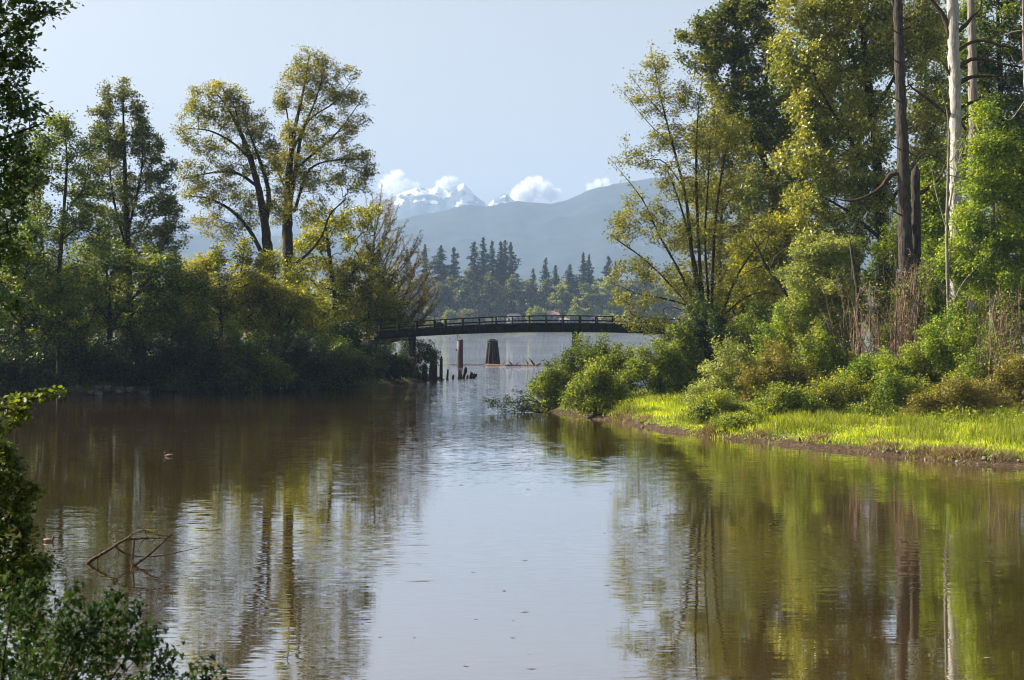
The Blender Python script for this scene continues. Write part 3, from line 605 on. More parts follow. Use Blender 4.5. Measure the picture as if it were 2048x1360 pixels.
# ------------------------------------------------------------------ right bank trees
tree('alder_tree', 'many-stemmed sparse alder leaning over the right end of the bridge', 'tree', 146,
     [[(1418, 770, .30), (1408, 660, .2), (1385, 520, .17), (1372, 400, .14), (1345, 290, .10), (1322, 200, .06), (1300, 92, .015)],
      [(1415, 680, .16), (1402, 560, .15), (1394, 420, .13), (1392, 320, .10), (1396, 220, .05), (1405, 150, .015)],
      [(1425, 680, .15), (1425, 560, .13), (1432, 430, .11), (1448, 320, .07), (1470, 230, .02)],
      [(1408, 650, .13), (1360, 545, .11), (1318, 470, .08), (1285, 400, .05), (1222, 320, .012)],
      [(1400, 640, .10), (1350, 580, .08), (1290, 520, .05), (1212, 465, .012)],
      [(1434, 660, .13), (1470, 560, .10), (1510, 500, .06), (1555, 455, .015)],
      [(1345, 290, .06), (1300, 250, .035), (1240, 178, .01)], [(1330, 235, .05), (1290, 190, .03), (1258, 150, .01)],
      [(1365, 370, .07), (1320, 320, .04), (1262, 330, .02), (1248, 275, .008)],
      [(1400, 620, .10), (1340, 600, .06), (1270, 585, .03), (1215, 560, .01)], [(1436, 640, .1), (1500, 590, .06), (1560, 590, .03), (1600, 620, .01)],
      [(1412, 640, .12), (1380, 480, .1), (1350, 380, .07), (1330, 330, .03)], [(1420, 640, .12), (1410, 480, .1), (1415, 380, .07), (1420, 280, .03)]],
     [(1310, 140, 36, 44), (1290, 200, 36, 34), (1345, 205, 38, 44), (1390, 190, 40, 40), (1330, 280, 44, 34), (1400, 280, 60, 50), (1460, 270, 44, 44), (1275, 320, 40, 26), (1360, 360, 70, 44), (1440, 370, 60, 50), (1290, 420, 50, 36), (1245, 455, 34, 40), (1350, 460, 80, 44), (1450, 470, 80, 50), (1530, 470, 40, 40), (1270, 540, 50, 34), (1350, 560, 80, 36), (1460, 570, 80, 40), (1290, 610, 50, 30), (1540, 580, 50, 40), (1240, 600, 26, 24), (1310, 645, 50, 26), (1350, 670, 44, 30), (1260, 640, 26, 14), (1400, 620, 60, 40)],
     1050, 20000, .15, 'leaf_alder', rtip=.012, spread=.30, up_pen=.8, thin=2)
tree('cottonwood_tree', 'tall dark cottonwood rising behind the alder', 'tree', 168,
     [[(1560, 760, .5), (1555, 560, .44), (1540, 380, .34), (1500, 200, .22), (1470, 60, .10), (1455, -30, .03)], [(1530, 330, .2), (1470, 220, .13), (1420, 120, .07), (1400, 60, .02)], [(1510, 240, .16), (1540, 120, .1), (1550, 0, .04)]],
     [(1375, 70, 34, 26), (1415, 60, 36, 30), (1400, 115, 50, 36), (1450, 40, 40, 40), (1450, 110, 60, 50), (1500, 20, 50, 50), (1520, 100, 70, 60), (1470, 180, 70, 50), (1550, 180, 70, 60), (1490, 260, 60, 60), (1560, 290, 70, 70), (1520, 370, 60, 60), (1580, 400, 60, 70), (1540, -40, 70, 50)],
     520, 22000, .25, 'leaf_poplar', spread=.42, rtip=.016)
tree('cottonwood_tree', 'massive sunlit cottonwood with hanging glossy leaves, filling the upper right', 'tree', 150,
     [[(1775, 760, .62), (1770, 560, .52), (1755, 350, .42), (1735, 150, .30), (1710, -50, .18), (1700, -260, .05)], [(1757, 380, .22), (1700, 280, .15), (1640, 180, .08), (1610, 90, .03)], [(1740, 200, .2), (1680, 60, .12), (1640, -60, .04)], [(1765, 480, .2), (1690, 420, .12), (1620, 380, .05)], [(1745, 230, .2), (1810, 110, .12), (1850, 0, .05)], [(1762, 430, .18), (1830, 330, .1), (1870, 250, .04)]],
     [(1590, 20, 50, 70), (1650, 30, 70, 70), (1720, 20, 70, 80), (1575, 120, 40, 60), (1630, 130, 70, 60), (1700, 140, 80, 70), (1780, 60, 60, 90), (1600, 220, 60, 60), (1670, 240, 80, 60), (1740, 260, 70, 80), (1610, 310, 60, 60), (1680, 340, 80, 60), (1740, 390, 60, 60), (1630, 400, 60, 60), (1690, 450, 70, 50), (1845, 90, 50, 90), (1860, 210, 50, 80), (1850, 320, 44, 60), (1680, -90, 110, 80), (1800, -70, 100, 80), (1700, -200, 120, 80)],
     760, 40000, .23, 'leaf_cotton', spread=.45, rtip=.016, droop=1.5, up=.2)
tree('dense_tree', 'dense dark tree in the upper right corner behind the pale snags', 'tree', 168,
     [[(2010, 760, .5), (2010, 500, .42), (2000, 200, .28), (1990, -60, .1)], [(2005, 300, .2), (2060, 160, .12), (2090, 60, .05)], [(2005, 250, .18), (1950, 120, .1), (1930, 20, .04)]],
     [(1980, 30, 70, 60), (2050, 20, 60, 70), (1940, 110, 60, 60), (2010, 130, 70, 60), (2070, 160, 60, 80), (1960, 210, 60, 60), (2030, 260, 80, 60), (1930, 300, 60, 60), (2000, 350, 80, 60), (2000, -90, 130, 80), (2080, 380, 60, 80)],
     420, 24000, .25, 'leaf_green', spread=.45)
tree('pale_willow', 'pale silvery willow below the big cottonwood', 'tree', 136,
     [[(1650, 790, .2), (1645, 690, .16), (1640, 600, .1), (1635, 520, .03)], [(1646, 690, .1), (1690, 600, .07), (1710, 540, .03)], [(1646, 700, .1), (1600, 630, .06), (1580, 590, .03)]],
     [(1625, 500, 46, 34), (1680, 510, 44, 36), (1600, 560, 50, 40), (1660, 570, 60, 45), (1620, 630, 70, 45), (1690, 640, 50, 50), (1640, 690, 80, 40)], 300, 17000, .16, 'leaf_willow', spread=.32, barkm='bark_pale')
tree('pale_willow', 'fresh green willow at the right edge in front of the snags', 'tree', 126,
     [[(1985, 780, .24), (1985, 650, .2), (1985, 500, .14), (1985, 380, .07), (1975, 230, .02)], [(1985, 560, .12), (2040, 460, .07), (2060, 380, .03)], [(1985, 600, .12), (1930, 500, .07), (1905, 440, .03)]],
     [(1970, 230, 28, 34), (1985, 290, 50, 40), (2035, 330, 50, 44), (1960, 360, 50, 44), (2010, 400, 70, 44), (1930, 430, 46, 44), (1980, 480, 80, 44), (2050, 480, 60, 60), (1920, 520, 50, 44), (1990, 560, 80, 44)], 420, 23000, .16, 'leaf_fresh', spread=.34, barkm='bark_pale')
tree('broadleaf_tree', 'yellow-green tree between the alder and the big cottonwood', 'tree', 157,
     [[(1540, 780, .26), (1545, 680, .22), (1550, 580, .14), (1545, 480, .05)], [(1546, 660, .12), (1500, 590, .07), (1480, 550, .03)], [(1546, 640, .12), (1590, 570, .07), (1600, 520, .03)]],
     [(1560, 470, 60, 50), (1510, 520, 60, 50), (1600, 540, 50, 60), (1550, 590, 80, 50), (1500, 640, 80, 40), (1590, 660, 60, 50), (1440, 620, 60, 40)], 320, 18000, .2, 'leaf_yellow', spread=.42)
tree('broadleaf_tree', 'shaded green tree between the dark trunk and the white snag', 'tree', 146,
     [[(1862, 770, .3), (1862, 640, .26), (1865, 500, .18), (1870, 380, .06)], [(1862, 600, .14), (1900, 520, .08), (1920, 470, .03)]],
     [(1865, 370, 44, 44), (1880, 440, 50, 50), (1850, 510, 50, 50), (1900, 540, 50, 50), (1870, 610, 70, 50), (1800, 600, 40, 40)], 260, 14000, .2, 'leaf_fresh', spread=.4)
# trees further back that close the wood on the right
for lab, tr, lob, mt in [
  ('fine-leaved tree filling in behind the alder stems', [[(1440, 760, .3), (1440, 560, .22), (1445, 350, .12), (1450, 200, .03)]], [(1450, 200, 40, 50), (1420, 280, 50, 50), (1480, 300, 50, 60), (1410, 380, 60, 50), (1470, 410, 60, 60), (1420, 480, 80, 50), (1480, 530, 80, 60), (1400, 570, 80, 50)], 'leaf_alder'),
  ('shaded tree behind the alder, left of the big cottonwood', [[(1600, 760, .4), (1605, 500, .3), (1610, 250, .15), (1610, 120, .04)]], [(1600, 150, 70, 70), (1570, 260, 70, 70), (1640, 260, 70, 70), (1600, 370, 90, 70), (1560, 470, 80, 70), (1640, 480, 80, 70), (1600, 580, 110, 70)], 'leaf_green'),
  ('shaded tree behind the big cottonwood', [[(1715, 760, .4), (1715, 500, .3), (1720, 200, .18), (1725, -100, .04)]], [(1720, -60, 90, 80), (1690, 60, 90, 80), (1760, 80, 80, 80), (1720, 200, 100, 80), (1700, 330, 100, 80), (1740, 450, 90, 80), (1700, 560, 100, 70)], 'leaf_green'),
  ('shaded tree between the tall dark trunk and the snags', [[(1850, 760, .4), (1850, 500, .3), (1850, 200, .18), (1850, -100, .04)]], [(1850, -60, 90, 80), (1830, 60, 80, 80), (1880, 120, 80, 80), (1840, 220, 80, 80), (1870, 330, 90, 80), (1840, 440, 90, 80), (1870, 560, 100, 70)], 'leaf_cotton'),
  ('shaded tree behind the two pale snags', [[(1960, 760, .4), (1960, 500, .3), (1955, 200, .18), (1950, -100, .04)]], [(1950, 280, 90, 80), (1980, 400, 90, 80), (1940, 500, 90, 80), (1980, 600, 110, 70), (1950, 160, 60, 60)], 'leaf_green'),
  ('shaded tree filling the right edge behind the fresh willow', [[(2070, 760, .4), (2070, 500, .3), (2070, 250, .15), (2070, 100, .04)]], [(2060, 280, 70, 90), (2070, 430, 80, 90), (2050, 580, 80, 70)], 'leaf_fresh')]:
    tree('woodland_tree', lab, 'tree', 186, tr, lob, 240, 11000, .27, mt, spread=.6, group='trees closing the wood on the right')
# bare trunks and snags
tree('bare_tree', 'tall dark bare trunk on the right with a mossy crooked limb', 'tree', 134,
     [[(1815, 780, .68), (1814, 640, .62), (1810, 480, .56), (1807, 380, .50), (1804, 280, .46), (1799, 160, .40), (1795, 40, .35), (1793, -150, .28)],
      [(1804, 345, .22), (1780, 350, .2), (1765, 372, .18), (1735, 392, .14), (1700, 402, .10), (1672, 398, .04)], [(1800, 345, .11), (1806, 322, .1), (1812, 303, .08), (1822, 308, .06), (1842, 318, .03)],
      [(1797, 24, .2), (1787, 12, .14), (1780, -10, .05)], *[[(1804 + sx * 3, yy, .07, -.3), (1804 + sx * 14, yy - 5, .05, -.5), (1804 + sx * rr, yy - 10, .02, -.6)] for sx, yy, rr in ((1, 92, 20), (-1, 128, 19), (1, 176, 26), (-1, 205, 22), (1, 262, 24), (-1, 300, 20), (1, 405, 20), (-1, 430, 24), (1, 60, 18), (-1, 70, 22))], [(1804, 210, .10), (1814, 215, .05)]],
     [], 0, 0, .2, 'leaf_green', 'bark_grey', limbs='bark_moss')
tree('broken_tree', 'snapped-off grey trunk standing beside the tall dark trunk', 'tree', 134.6,
     [[(1834, 780, .44), (1833, 600, .41), (1832, 480, .38), (1831, 400, .36), (1831, 345, .33), (1832, 331, .10)], [(1832, 390, .18), (1850, 380, .16), (1868, 366, .13), (1880, 352, .11), (1890, 330, .06), (1900, 300, .02)], [(1832, 322, .03), (1846, 306, .05), (1866, 312, .06), (1880, 318, .05)]],
     [], 0, 0, .2, 'leaf_green', 'bark_grey', limbs='bark_moss')
tree('white_snag', 'thick bleached white snag with dark bare limbs near the right edge', 'tree', 136,
     [[(1912, 770, .55), (1911, 500, .50), (1911, 300, .47), (1910, 200, .47), (1906, 100, .48), (1903, 0, .42), (1898, -140, .30)],
      [(1898, 75, .24), (1890, 45, .2), (1878, 22, .16), (1860, 0, .12), (1835, -40, .05)], [(1918, 62, .2), (1932, 48, .16), (1945, 32, .12), (1958, 20, .08), (1962, -10, .03)],
      [(1918, 100, .16), (1940, 86, .15), (1965, 82, .13), (2000, 92, .10), (2030, 95, .08), (2048, 76, .05)], [(1920, 135, .18), (1940, 120, .16), (1970, 120, .13), (2010, 130, .10), (2060, 138, .06)], [(1920, 165, .18), (1940, 155, .14), (1970, 153, .11), (2008, 154, .03)],
      [(1922, 215, .15), (1945, 204, .12), (1968, 198, .05)], [(1924, 240, .15), (1942, 230, .14), (1966, 226, .05)], [(1898, 150, .14), (1888, 132, .1), (1880, 122, .03)], [(1888, 225, .16), (1862, 205, .14), (1835, 185, .10), (1815, 168, .06), (1816, 140, .03)],
      [(1900, 105, .1), (1886, 92, .03)], [(1920, 245, .12), (1932, 262, .1), (1928, 285, .05)]],
     [(1985, 90, 60, 40), (1990, 150, 50, 30), (1945, 220, 26, 24), (1950, 20, 24, 40), (1862, 170, 30, 30), (1870, 0, 24, 30)], 60, 0, .2, 'leaf_green', 'bark_white', rtip=.012, limbs='bark_moss', wobble=.25)
tree('white_snag', 'thinner pale snag standing just right of the thick white one', 'tree', 141,
     [[(1946, 770, .42), (1946, 500, .40), (1945, 300, .38), (1944, 150, .36), (1940, 20, .32), (1936, -130, .22)], [(1936, 170, .12), (1928, 160, .08), (1920, 164, .03)], [(1948, 60, .1), (1958, 40, .06), (1962, 20, .02)]],
     [], 0, 0, .2, 'leaf_green', 'bark_pale')
tree('thin_bare_tree', 'thin nearly bare sapling rising in front of the white snag', 'tree', 118,
     [[(1900, 790, .12), (1897, 640, .11), (1893, 480, .10), (1895, 340, .08), (1895, 240, .04), (1880, 180, .012)], [(1894, 440, .05), (1915, 330, .035), (1950, 225, .01)], [(1893, 460, .04), (1870, 380, .03), (1862, 330, .01)], [(1895, 350, .04), (1930, 355, .03), (1965, 330, .008)], [(1895, 330, .035), (1910, 310, .03), (1945, 240, .008)], [(1900, 620, .05), (1930, 560, .03), (1990, 500, .008)], [(1897, 600, .04), (1870, 560, .02), (1850, 520, .006)], [(1897, 560, .03), (1905, 450, .02), (1912, 350, .006)]],
     [(1895, 330, 40, 90), (1910, 500, 40, 60)], 40, 200, .14, 'leaf_fresh', 'bark_pale', rtip=.008, spread=.2)
tree('thin_bare_tree', 'bare pale-twigged dead top reaching in at the upper right edge', 'tree', 128,
     [[(2075, 770, .2), (2062, 400, .16), (2050, 200, .12), (2045, 80, .09), (2044, -40, .05)], [(2045, 62, .06), (2020, 66, .05), (2000, 74, .02)], [(2046, 120, .05), (2030, 130, .03), (2020, 110, .01)], [(2050, 200, .05), (2020, 240, .03), (2000, 235, .01)]], [], 0, 0, .2, 'leaf_fresh', 'bark_pale')
tree('leaning_tree', 'dark leaning trunk slanting up to the left behind the green shrubs', 'tree', 141,
     [[(1606, 700, .26), (1602, 660, .25), (1585, 620, .22), (1570, 588, .2), (1552, 560, .18), (1530, 530, .15), (1515, 495, .08), (1500, 470, .03)], [(1540, 545, .09), (1550, 515, .07), (1580, 490, .05), (1610, 460, .02)], [(1530, 530, .06), (1500, 540, .04), (1470, 560, .015)], [(1525, 515, .06), (1535, 480, .04), (1540, 440, .015)]], [(1540, 500, 60, 40)], 30, 0, .2, 'leaf_green', 'bark', rtip=.01)
tree('leaning_tree', 'short brown broken stub right of the alder stems', 'tree', 142, [[(1482, 690, .17), (1478, 655, .16), (1470, 632, .14), (1464, 618, .09)], [(1475, 650, .05), (1486, 640, .03)]], [], 0, 0, .2, 'leaf_green', 'bark_grey')
tree('leaning_tree', 'slim grey leaning dead trunk left of the brown thicket', 'tree', 124, [[(1722, 770, .19), (1718, 650, .18), (1715, 590, .16), (1708, 540, .13), (1701, 494, .09), (1700, 480, .03)], [(1717, 610, .04), (1726, 590, .02)]], [], 0, 0, .2, 'leaf_green', 'bark_grey')

# brown leafless thickets
def thicket(label, d, cx, top, hw, n, leaves, leafm='leaf_shrub', barkm='twig_brown'):
    bx = (cx - CX) / F * d; bz = gz(bx, d); by = HY + (CAMZ - bz) / d * F; tr = []
    for k in range(n):
        a = RNG.uniform(-1, 1); x0 = cx + a * hw * .7; tp = top + RNG.uniform(0, .45) * (by - top) + abs(a) * 18; dd = RNG.uniform(-2, 2)
        l = RNG.uniform(-.75, .75) * hw + a * hw * .3; r = RNG.uniform(.012, .032)
        tr.append([(x0, by, r, dd)] + [(x0 + l * q + RNG.normal(0, .13) * hw * .6, by + (tp - by) * q, r * (1 - .7 * q), dd + RNG.uniform(-.3, .3)) for q in (.22, .42, .6, .8)] + [(x0 + l, tp, .005, dd + RNG.uniform(-.6, .6))])
    lob = [(cx, top + (by - top) * .35, hw * .8, (by - top) * .3), (cx, top + (by - top) * .65, hw, (by - top) * .3)]
    return tree('bare_thicket', label, 'shrub', d, tr, lob, 720, leaves, .12, leafm, barkm, .014, .25, .6, None, step=.5, trunk_name='stems', crown='foliage', wobble=.34, up_pen=.2)
thicket('reddish-brown leafless thicket in front of the tall dark trunk', 122, 1768, 525, 88, 70, 500)
thicket('tan leafless thicket at the right edge', 112, 2015, 555, 64, 56, 1200)
thicket('tall reddish shoots standing against the tall dark trunk', 124, 1815, 478, 32, 30, 80)

# green shrubs of the right bank: label, d, cx, top, half width, leaves, size, material
RS = [
 ('bush at the water edge on the tip of the right bank', 131, 1105, 748, 44, 5000, .13, 'leaf_green'),
 ('tall leafy bush covering the old piling by the water', 138, 1160, 702, 52, 6000, .13, 'leaf_green'),
 ('leafy bush overhanging the muddy point', 121, 1195, 748, 54, 6500, .12, 'leaf_shrub'),
 ('dense green bush in front of the right bridge end', 139, 1245, 718, 58, 7000, .13, 'leaf_green'),
 ('bright green bush behind the grass clearing', 136, 1315, 700, 66, 9000, .13, 'leaf_shrub'),
 ('dark shaded bush below the alder stems', 140, 1415, 632, 74, 12000, .15, 'leaf_dark'),
 ('tall green bush left of the alder foot', 137, 1350, 676, 50, 7000, .14, 'leaf_green'),
 ('dark green low bush right of the alder foot', 139, 1505, 665, 66, 9000, .14, 'leaf_green'),
 ('pale speckled bush at the right end of the grass clearing', 121, 1465, 712, 66, 7000, .12, 'leaf_willow'),
 ('low bush growing on the bank above the muddy bay', 107, 1440, 800, 52, 6500, .11, 'leaf_shrub'),
 ('small dark bush dipping into the water beyond the muddy bay', 101.5, 1478, 838, 30, 2500, .10, 'leaf_shrub'),
 ('light green shrub under the leaning dark trunk', 136, 1590, 630, 80, 11000, .15, 'leaf_fresh'),
 ('olive and rust coloured shrub behind the grass', 119, 1560, 715, 72, 7000, .12, 'leaf_rust'),
 ('yellow-green shrub in front of the pale willow', 121, 1645, 690, 74, 8000, .13, 'leaf_shrub'),
 ('rounded green shrub below the reddish thicket', 116, 1735, 730, 76, 8000, .13, 'leaf_fresh'),
 ('large fresh green shrub right of the reddish thicket', 116, 1840, 710, 76, 10000, .13, 'leaf_shrub'),
 ('green shrub at the foot of the thin bare sapling', 116, 1912, 645, 74, 9500, .13, 'leaf_fresh'),
 ('shrub below the tan thicket', 113, 1990, 705, 80, 8500, .12, 'leaf_shrub'),
 ('rust-tinged shrub at the right edge of the picture', 108, 2050, 725, 64, 6500, .12, 'leaf_rust'),
 ('low shrub on the edge of the meadow left of centre of the grass', 109, 1565, 785, 62, 4500, .11, 'leaf_shrub'),
 ('low yellow shrub at the back of the meadow', 112, 1680, 770, 80, 6000, .11, 'leaf_yellow'),
 ('low green shrub at the back of the meadow below the large shrub', 109, 1800, 768, 84, 6000, .11, 'leaf_shrub'),
 ('low rust and green shrub behind the right part of the meadow', 106, 1930, 775, 84, 6000, .11, 'leaf_rust'),
 ('dark green filler bush behind the tall leafy bush', 148, 1210, 700, 44, 5000, .15, 'leaf_green'),
 ('shaded bush between the alder and the pale willow', 148, 1560, 600, 80, 8000, .17, 'leaf_green'),
 ('shaded bush behind the reddish thicket', 138, 1740, 500, 110, 9000, .17, 'leaf_green'),
 ('shaded bush behind the large fresh shrub', 132, 1860, 560, 84, 8000, .16, 'leaf_green'),
 ('shaded bush behind the tan thicket', 132, 1985, 560, 90, 9000, .16, 'leaf_fresh'),
]
for lab, d, cx, top, hw, n, sz, mt in RS:
    shrub('bank_shrub', lab, d, cx, top, 0, hw, int(n * 1.15), sz, mt, 'twig_brown' if mt in ('leaf_rust', 'leaf_willow') else 'twig_dark', tips=130, spread=.24, group='shrubs on the sunny right bank')
tree('drooping_branches', 'sparse leafy branches dipping into the water off the right bank tip', 'shrub', 129,
     [[(1100, 818, .05), (1060, 800, .035), (1020, 806, .02), (968, 800, .006)], [(1090, 825, .04), (1050, 822, .025), (1000, 824, .006)], [(1085, 810, .03), (1050, 785, .02), (1030, 782, .006)]],
     [(1040, 805, 36, 20), (1000, 806, 30, 16), (1060, 815, 30, 14)], 70, 900, .12, 'leaf_dark', 'twig_dark', rtip=.007, spread=.16, trunk_name='stems', crown='foliage', base='free')

# low brambles and weeds that knit the shrubs together
n = 52000; x = RNG.uniform(3, 46, n); y = RNG.uniform(96, 146, n); s = shore_dist(x, y); hh = np.clip(.55 + 1.5 * fbm(x * .3, y * .3, 4, 14), 0, 1.5) * np.clip((s - 6 - 5 * fbm(x * .2, y * .2, 2, 8)) / 6, 0, 1)
keep = (s > 3) & (hh > .15) & (np.abs(x / y) < .345); x, y, hh = x[keep], y[keep], hh[keep]; z = ground_z(x, y) + hh * RNG.uniform(0, 1, len(x)) ** .7
v, f, t = leaf_arrays(np.stack([x, y, z], 1), .16, .5, tri=True); g = link('brambles', mesh_arrays('brambles', v, f, False, t, M['leaf_shrub'])); tag(g, 'low brambles and weeds between the right bank shrubs', 'brambles', kind='stuff')

# grass: the sunny meadow, and taller tufts
def blades(name, x, y, h, wdt, mat, lean=.35):
    n = len(x); z = ground_z(x, y) - .02; a = RNG.uniform(0, 2 * np.pi, n); l = RNG.normal(0, lean, (n, 2)) * h[:, None]
    b = np.stack([x, y, z], 1); s = np.stack([np.cos(a), np.sin(a), 0 * a], 1) * (wdt * .5)[:, None]
    m_ = b + np.stack([l[:, 0] * .35, l[:, 1] * .35, h * .6], 1); t = b + np.stack([l[:, 0], l[:, 1], h], 1)
    v = np.stack([b - s, m_ + s * .8, t, m_ - s * .8], 1).reshape(-1, 3)
    return v, np.arange(n * 4).reshape(n, 4), np.repeat(RNG.uniform(0, 1, n), 4)
n = 175000; x = RNG.uniform(2, 46, n); y = RNG.uniform(78, 150, n); s = shore_dist(x, y) + .7 * fbm(x * .5, y * .5, 3, 9)
keep = (s > .12 + .7 * np.clip(fbm(x * .8, y * .8, 3, 21), 0, 1)) & (fbm(x * .45, y * .45, 4, 33) > -.42) & (np.abs(x / y) < .36) & (RNG.uniform(0, 1, n) < np.clip(1.25 - s / 40, .15, 1)) & (y < 140)
x, y, s = x[keep], y[keep], s[keep]; h = RNG.uniform(.14, .42, len(x)) * np.clip(.5 + s * .25, .5, 1) * (1 + 1.5 * fbm(x * .35, y * .35, 4, 4))
v, f, t = blades('meadow_grass', x, y, np.clip(h, .08, .6), RNG.uniform(.03, .06, len(x)), M['grass'])
g = link('meadow_grass', mesh_arrays('meadow_grass', v, f, False, t, M['grass'])); tag(g, 'bright yellow-green grass of the sunny right bank', 'grass', kind='stuff')
n = 26000; k = RNG.integers(0, 90, n); cxs = RNG.uniform(4, 36, 90); cys = RNG.uniform(86, 132, 90); x = cxs[k] + RNG.normal(0, .6, n); y = cys[k] + RNG.normal(0, .6, n); s = shore_dist(x, y); keep = (s > .8); x, y = x[keep], y[keep]
v, f, t = blades('tall_grass', x, y, RNG.uniform(.4, 1.0, len(x)), RNG.uniform(.03, .05, len(x)), M['reed'], .2)
g = link('tall_grass', mesh_arrays('tall_grass', v, f, False, t, M['reed'])); tag(g, 'taller darker grass tufts among the right bank shrubs', 'grass', kind='stuff')
n = 30000; x = RNG.uniform(-70, -3, n); y = RNG.uniform(140, 200, n); s = shore_dist(x, y); keep = (s > 1.2) & (s < 14); x, y = x[keep], y[keep]
v, f, t = blades('bank_grass', x, y, RNG.uniform(.3, .9, len(x)), RNG.uniform(.04, .07, len(x)), M['reed'], .4)
g = link('bank_grass', mesh_arrays('bank_grass', v, f, False, t, M['reed'])); tag(g, 'rough grass under the dark bushes of the left bank', 'grass', kind='stuff')
# dry tussock at the meadow's edge and dead straw along the mud
n = 5000; k = RNG.integers(0, 22, n); tt = RNG.uniform(0, 1, 22); pts = np.array([(24.0, 82.2), (21.2, 85), (17.8, 91.7), (13.6, 99.8), (10.7, 104.2), (7.6, 117.6), (4.6, 126.6)]); ip = tt * 5.999; i0 = ip.astype(int); q = pts[i0] + (pts[i0 + 1] - pts[i0]) * (ip - i0)[:, None]
x = q[k, 0] + RNG.normal(0, .35, n); y = q[k, 1] + RNG.normal(0, .3, n)
M['straw'] = leaf_mat('straw', [(.06, .042, .02), (.13, .095, .048), (.22, .165, .09)], .3, 1.0)
ks = RNG.integers(0, 70, 3500); wx = RNG.uniform(6, 34, 70); wy_ = RNG.uniform(86, 120, 70); x2 = wx[ks] + RNG.normal(0, .45, 3500); y2 = wy_[ks] + RNG.normal(0, .45, 3500); ok_ = shore_dist(x2, y2) > 1; x = np.concatenate([x, x2[ok_]]); y = np.concatenate([y, y2[ok_]]); n = len(x)
v, f, t = blades('dry_straw', x, y, RNG.uniform(.1, .5, n), RNG.uniform(.03, .05, n), M['straw'], .8)
g = link('dry_straw', mesh_arrays('dry_straw', v, f, False, t, M['straw'])); tag(g, 'dead brown straw tufts along the muddy right shore', 'grass', kind='stuff')

# stones of the left bank and a few on the muddy shore: pieces of the ground
def rock_mesh(seed):
    r = np.random.default_rng(seed); nu, nv = 7, 5; V = [(0, 0, -1.)]
    for j in range(1, nv):
        ph = -np.pi / 2 + np.pi * j / nv
        for i in range(nu): V.append((np.cos(ph) * np.cos(2 * np.pi * i / nu), np.cos(ph) * np.sin(2 * np.pi * i / nu), np.sin(ph)))
    V.append((0, 0, 1.)); V = np.array(V) * r.uniform(.7, 1.2, (len(V), 1)) * np.array([1, .8, .62]); mb = MB(); mb.v.append(V); mb.n = len(V); q = []; t = []
    for i in range(nu):
        t.append((0, 1 + (i + 1) % nu, 1 + i)); t.append((len(V) - 1, len(V) - 1 - nu + i, len(V) - 1 - nu + (i + 1) % nu))
        for j in range(nv - 2): a = 1 + j * nu; q.append((a + i, a + (i + 1) % nu, a + nu + (i + 1) % nu, a + nu + i))
    mb.f = {3: [np.array(t)], 4: [np.array(q)]}; return mb.mesh('stone', M['rock'])
rocks = [rock_mesh(i) for i in range(6)]
sp = np.array([(-62, 150), (-55, 152.4), (-40, 157.4), (-30, 164.4), (-24, 168.5), (-16.4, 173.4)])
for i in range(150):
    t = RNG.uniform(0.2, 4.2); j = int(t); q = sp[j] + (sp[j + 1] - sp[j]) * (t - j); u = abs(RNG.normal(0, 1.2)); x, y = q[0] + RNG.normal(0, .3), q[1] + u
    o = link('stone', rocks[i % 6], ground, (x, y, max(gz(x, y), -.1) + .05)); s = RNG.uniform(.14, .48); o.scale = (s, s, s * .9); o.rotation_euler = (RNG.uniform(-.3, .3), RNG.uniform(-.3, .3), RNG.uniform(0, 6))
for i in range(46):
    t = RNG.uniform(0, 5.99); j = int(t); q = pts[j] + (pts[j + 1] - pts[j]) * (t - j); x, y = q[0] + RNG.normal(0, .3), q[1] - .6 + RNG.normal(0, .25)
    o = link('stone', rocks[i % 6], ground, (x, y, max(gz(x, y), -.05) + .02)); s = RNG.uniform(.05, .16); o.scale = (s, s, s); o.rotation_euler = (0, 0, RNG.uniform(0, 6))

# ------------------------------------------------------------------ footbridge
BD = 190.0
rail_px = np.array([(740, 649), (759, 647), (795, 644), (868, 640), (992, 632.7), (1059, 630.8), (1126, 630.3), (1194, 631.6), (1262, 633.3), (1330, 636.5), (1400, 641), (1480, 647)])
bot_px = np.array([(740, 680.5), (759, 679), (832, 673.5), (868, 670.7), (992, 666), (1093, 664.2), (1194, 664.7), (1273, 666.6), (1330, 669), (1400, 673), (1480, 679)])
def smooth_interp(tab, x):
    c = np.polyfit(tab[:, 0] - 1100, tab[:, 1], 4); return np.polyval(c, np.asarray(x) - 1100)
def bz_(tab, x): return CAMZ - (smooth_interp(tab, x) - HY) / F * BD
def bx_(x): return (np.asarray(x) - CX) / F * BD
br0 = empty('footbridge', (float(bx_(759)), BD, 0), 'dark arched wooden footbridge spanning the channel mouth', 'bridge'); off = np.array(br0.location)
xs = np.linspace(748, 1470, 60)
def strip(name, top, bot, y0, y1, mat, xs=xs):
    X = bx_(xs); m_ = len(xs); v = []
    for yy, zz in ((y0, bot), (y1, bot), (y1, top), (y0, top)): v.append(np.stack([X, np.full(m_, yy), zz], 1))
    v = np.concatenate(v) - off; q = []
    for k in range(4):
        a, b = k * m_, ((k + 1) % 4) * m_; i = np.arange(m_ - 1); q.append(np.stack([a + i, a + i + 1, b + i + 1, b + i], 1))
    e = np.array([[0, m_, 2 * m_, 3 * m_], [4 * m_ - 1, 3 * m_ - 1, 2 * m_ - 1, m_ - 1]]); q.append(e)
    return link(name, mesh_arrays(name, v, [np.concatenate(q)], False, mat=mat), br0)
zt = bz_(rail_px, xs); zb = bz_(bot_px, xs); zg = zb + (zt - zb) * .49
WB = 2.4
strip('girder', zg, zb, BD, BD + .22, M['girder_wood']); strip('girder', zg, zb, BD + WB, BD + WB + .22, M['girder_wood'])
strip('deck', zg + .11, zg + .01, BD - .10, BD + WB + .32, M['bridge_wood'])
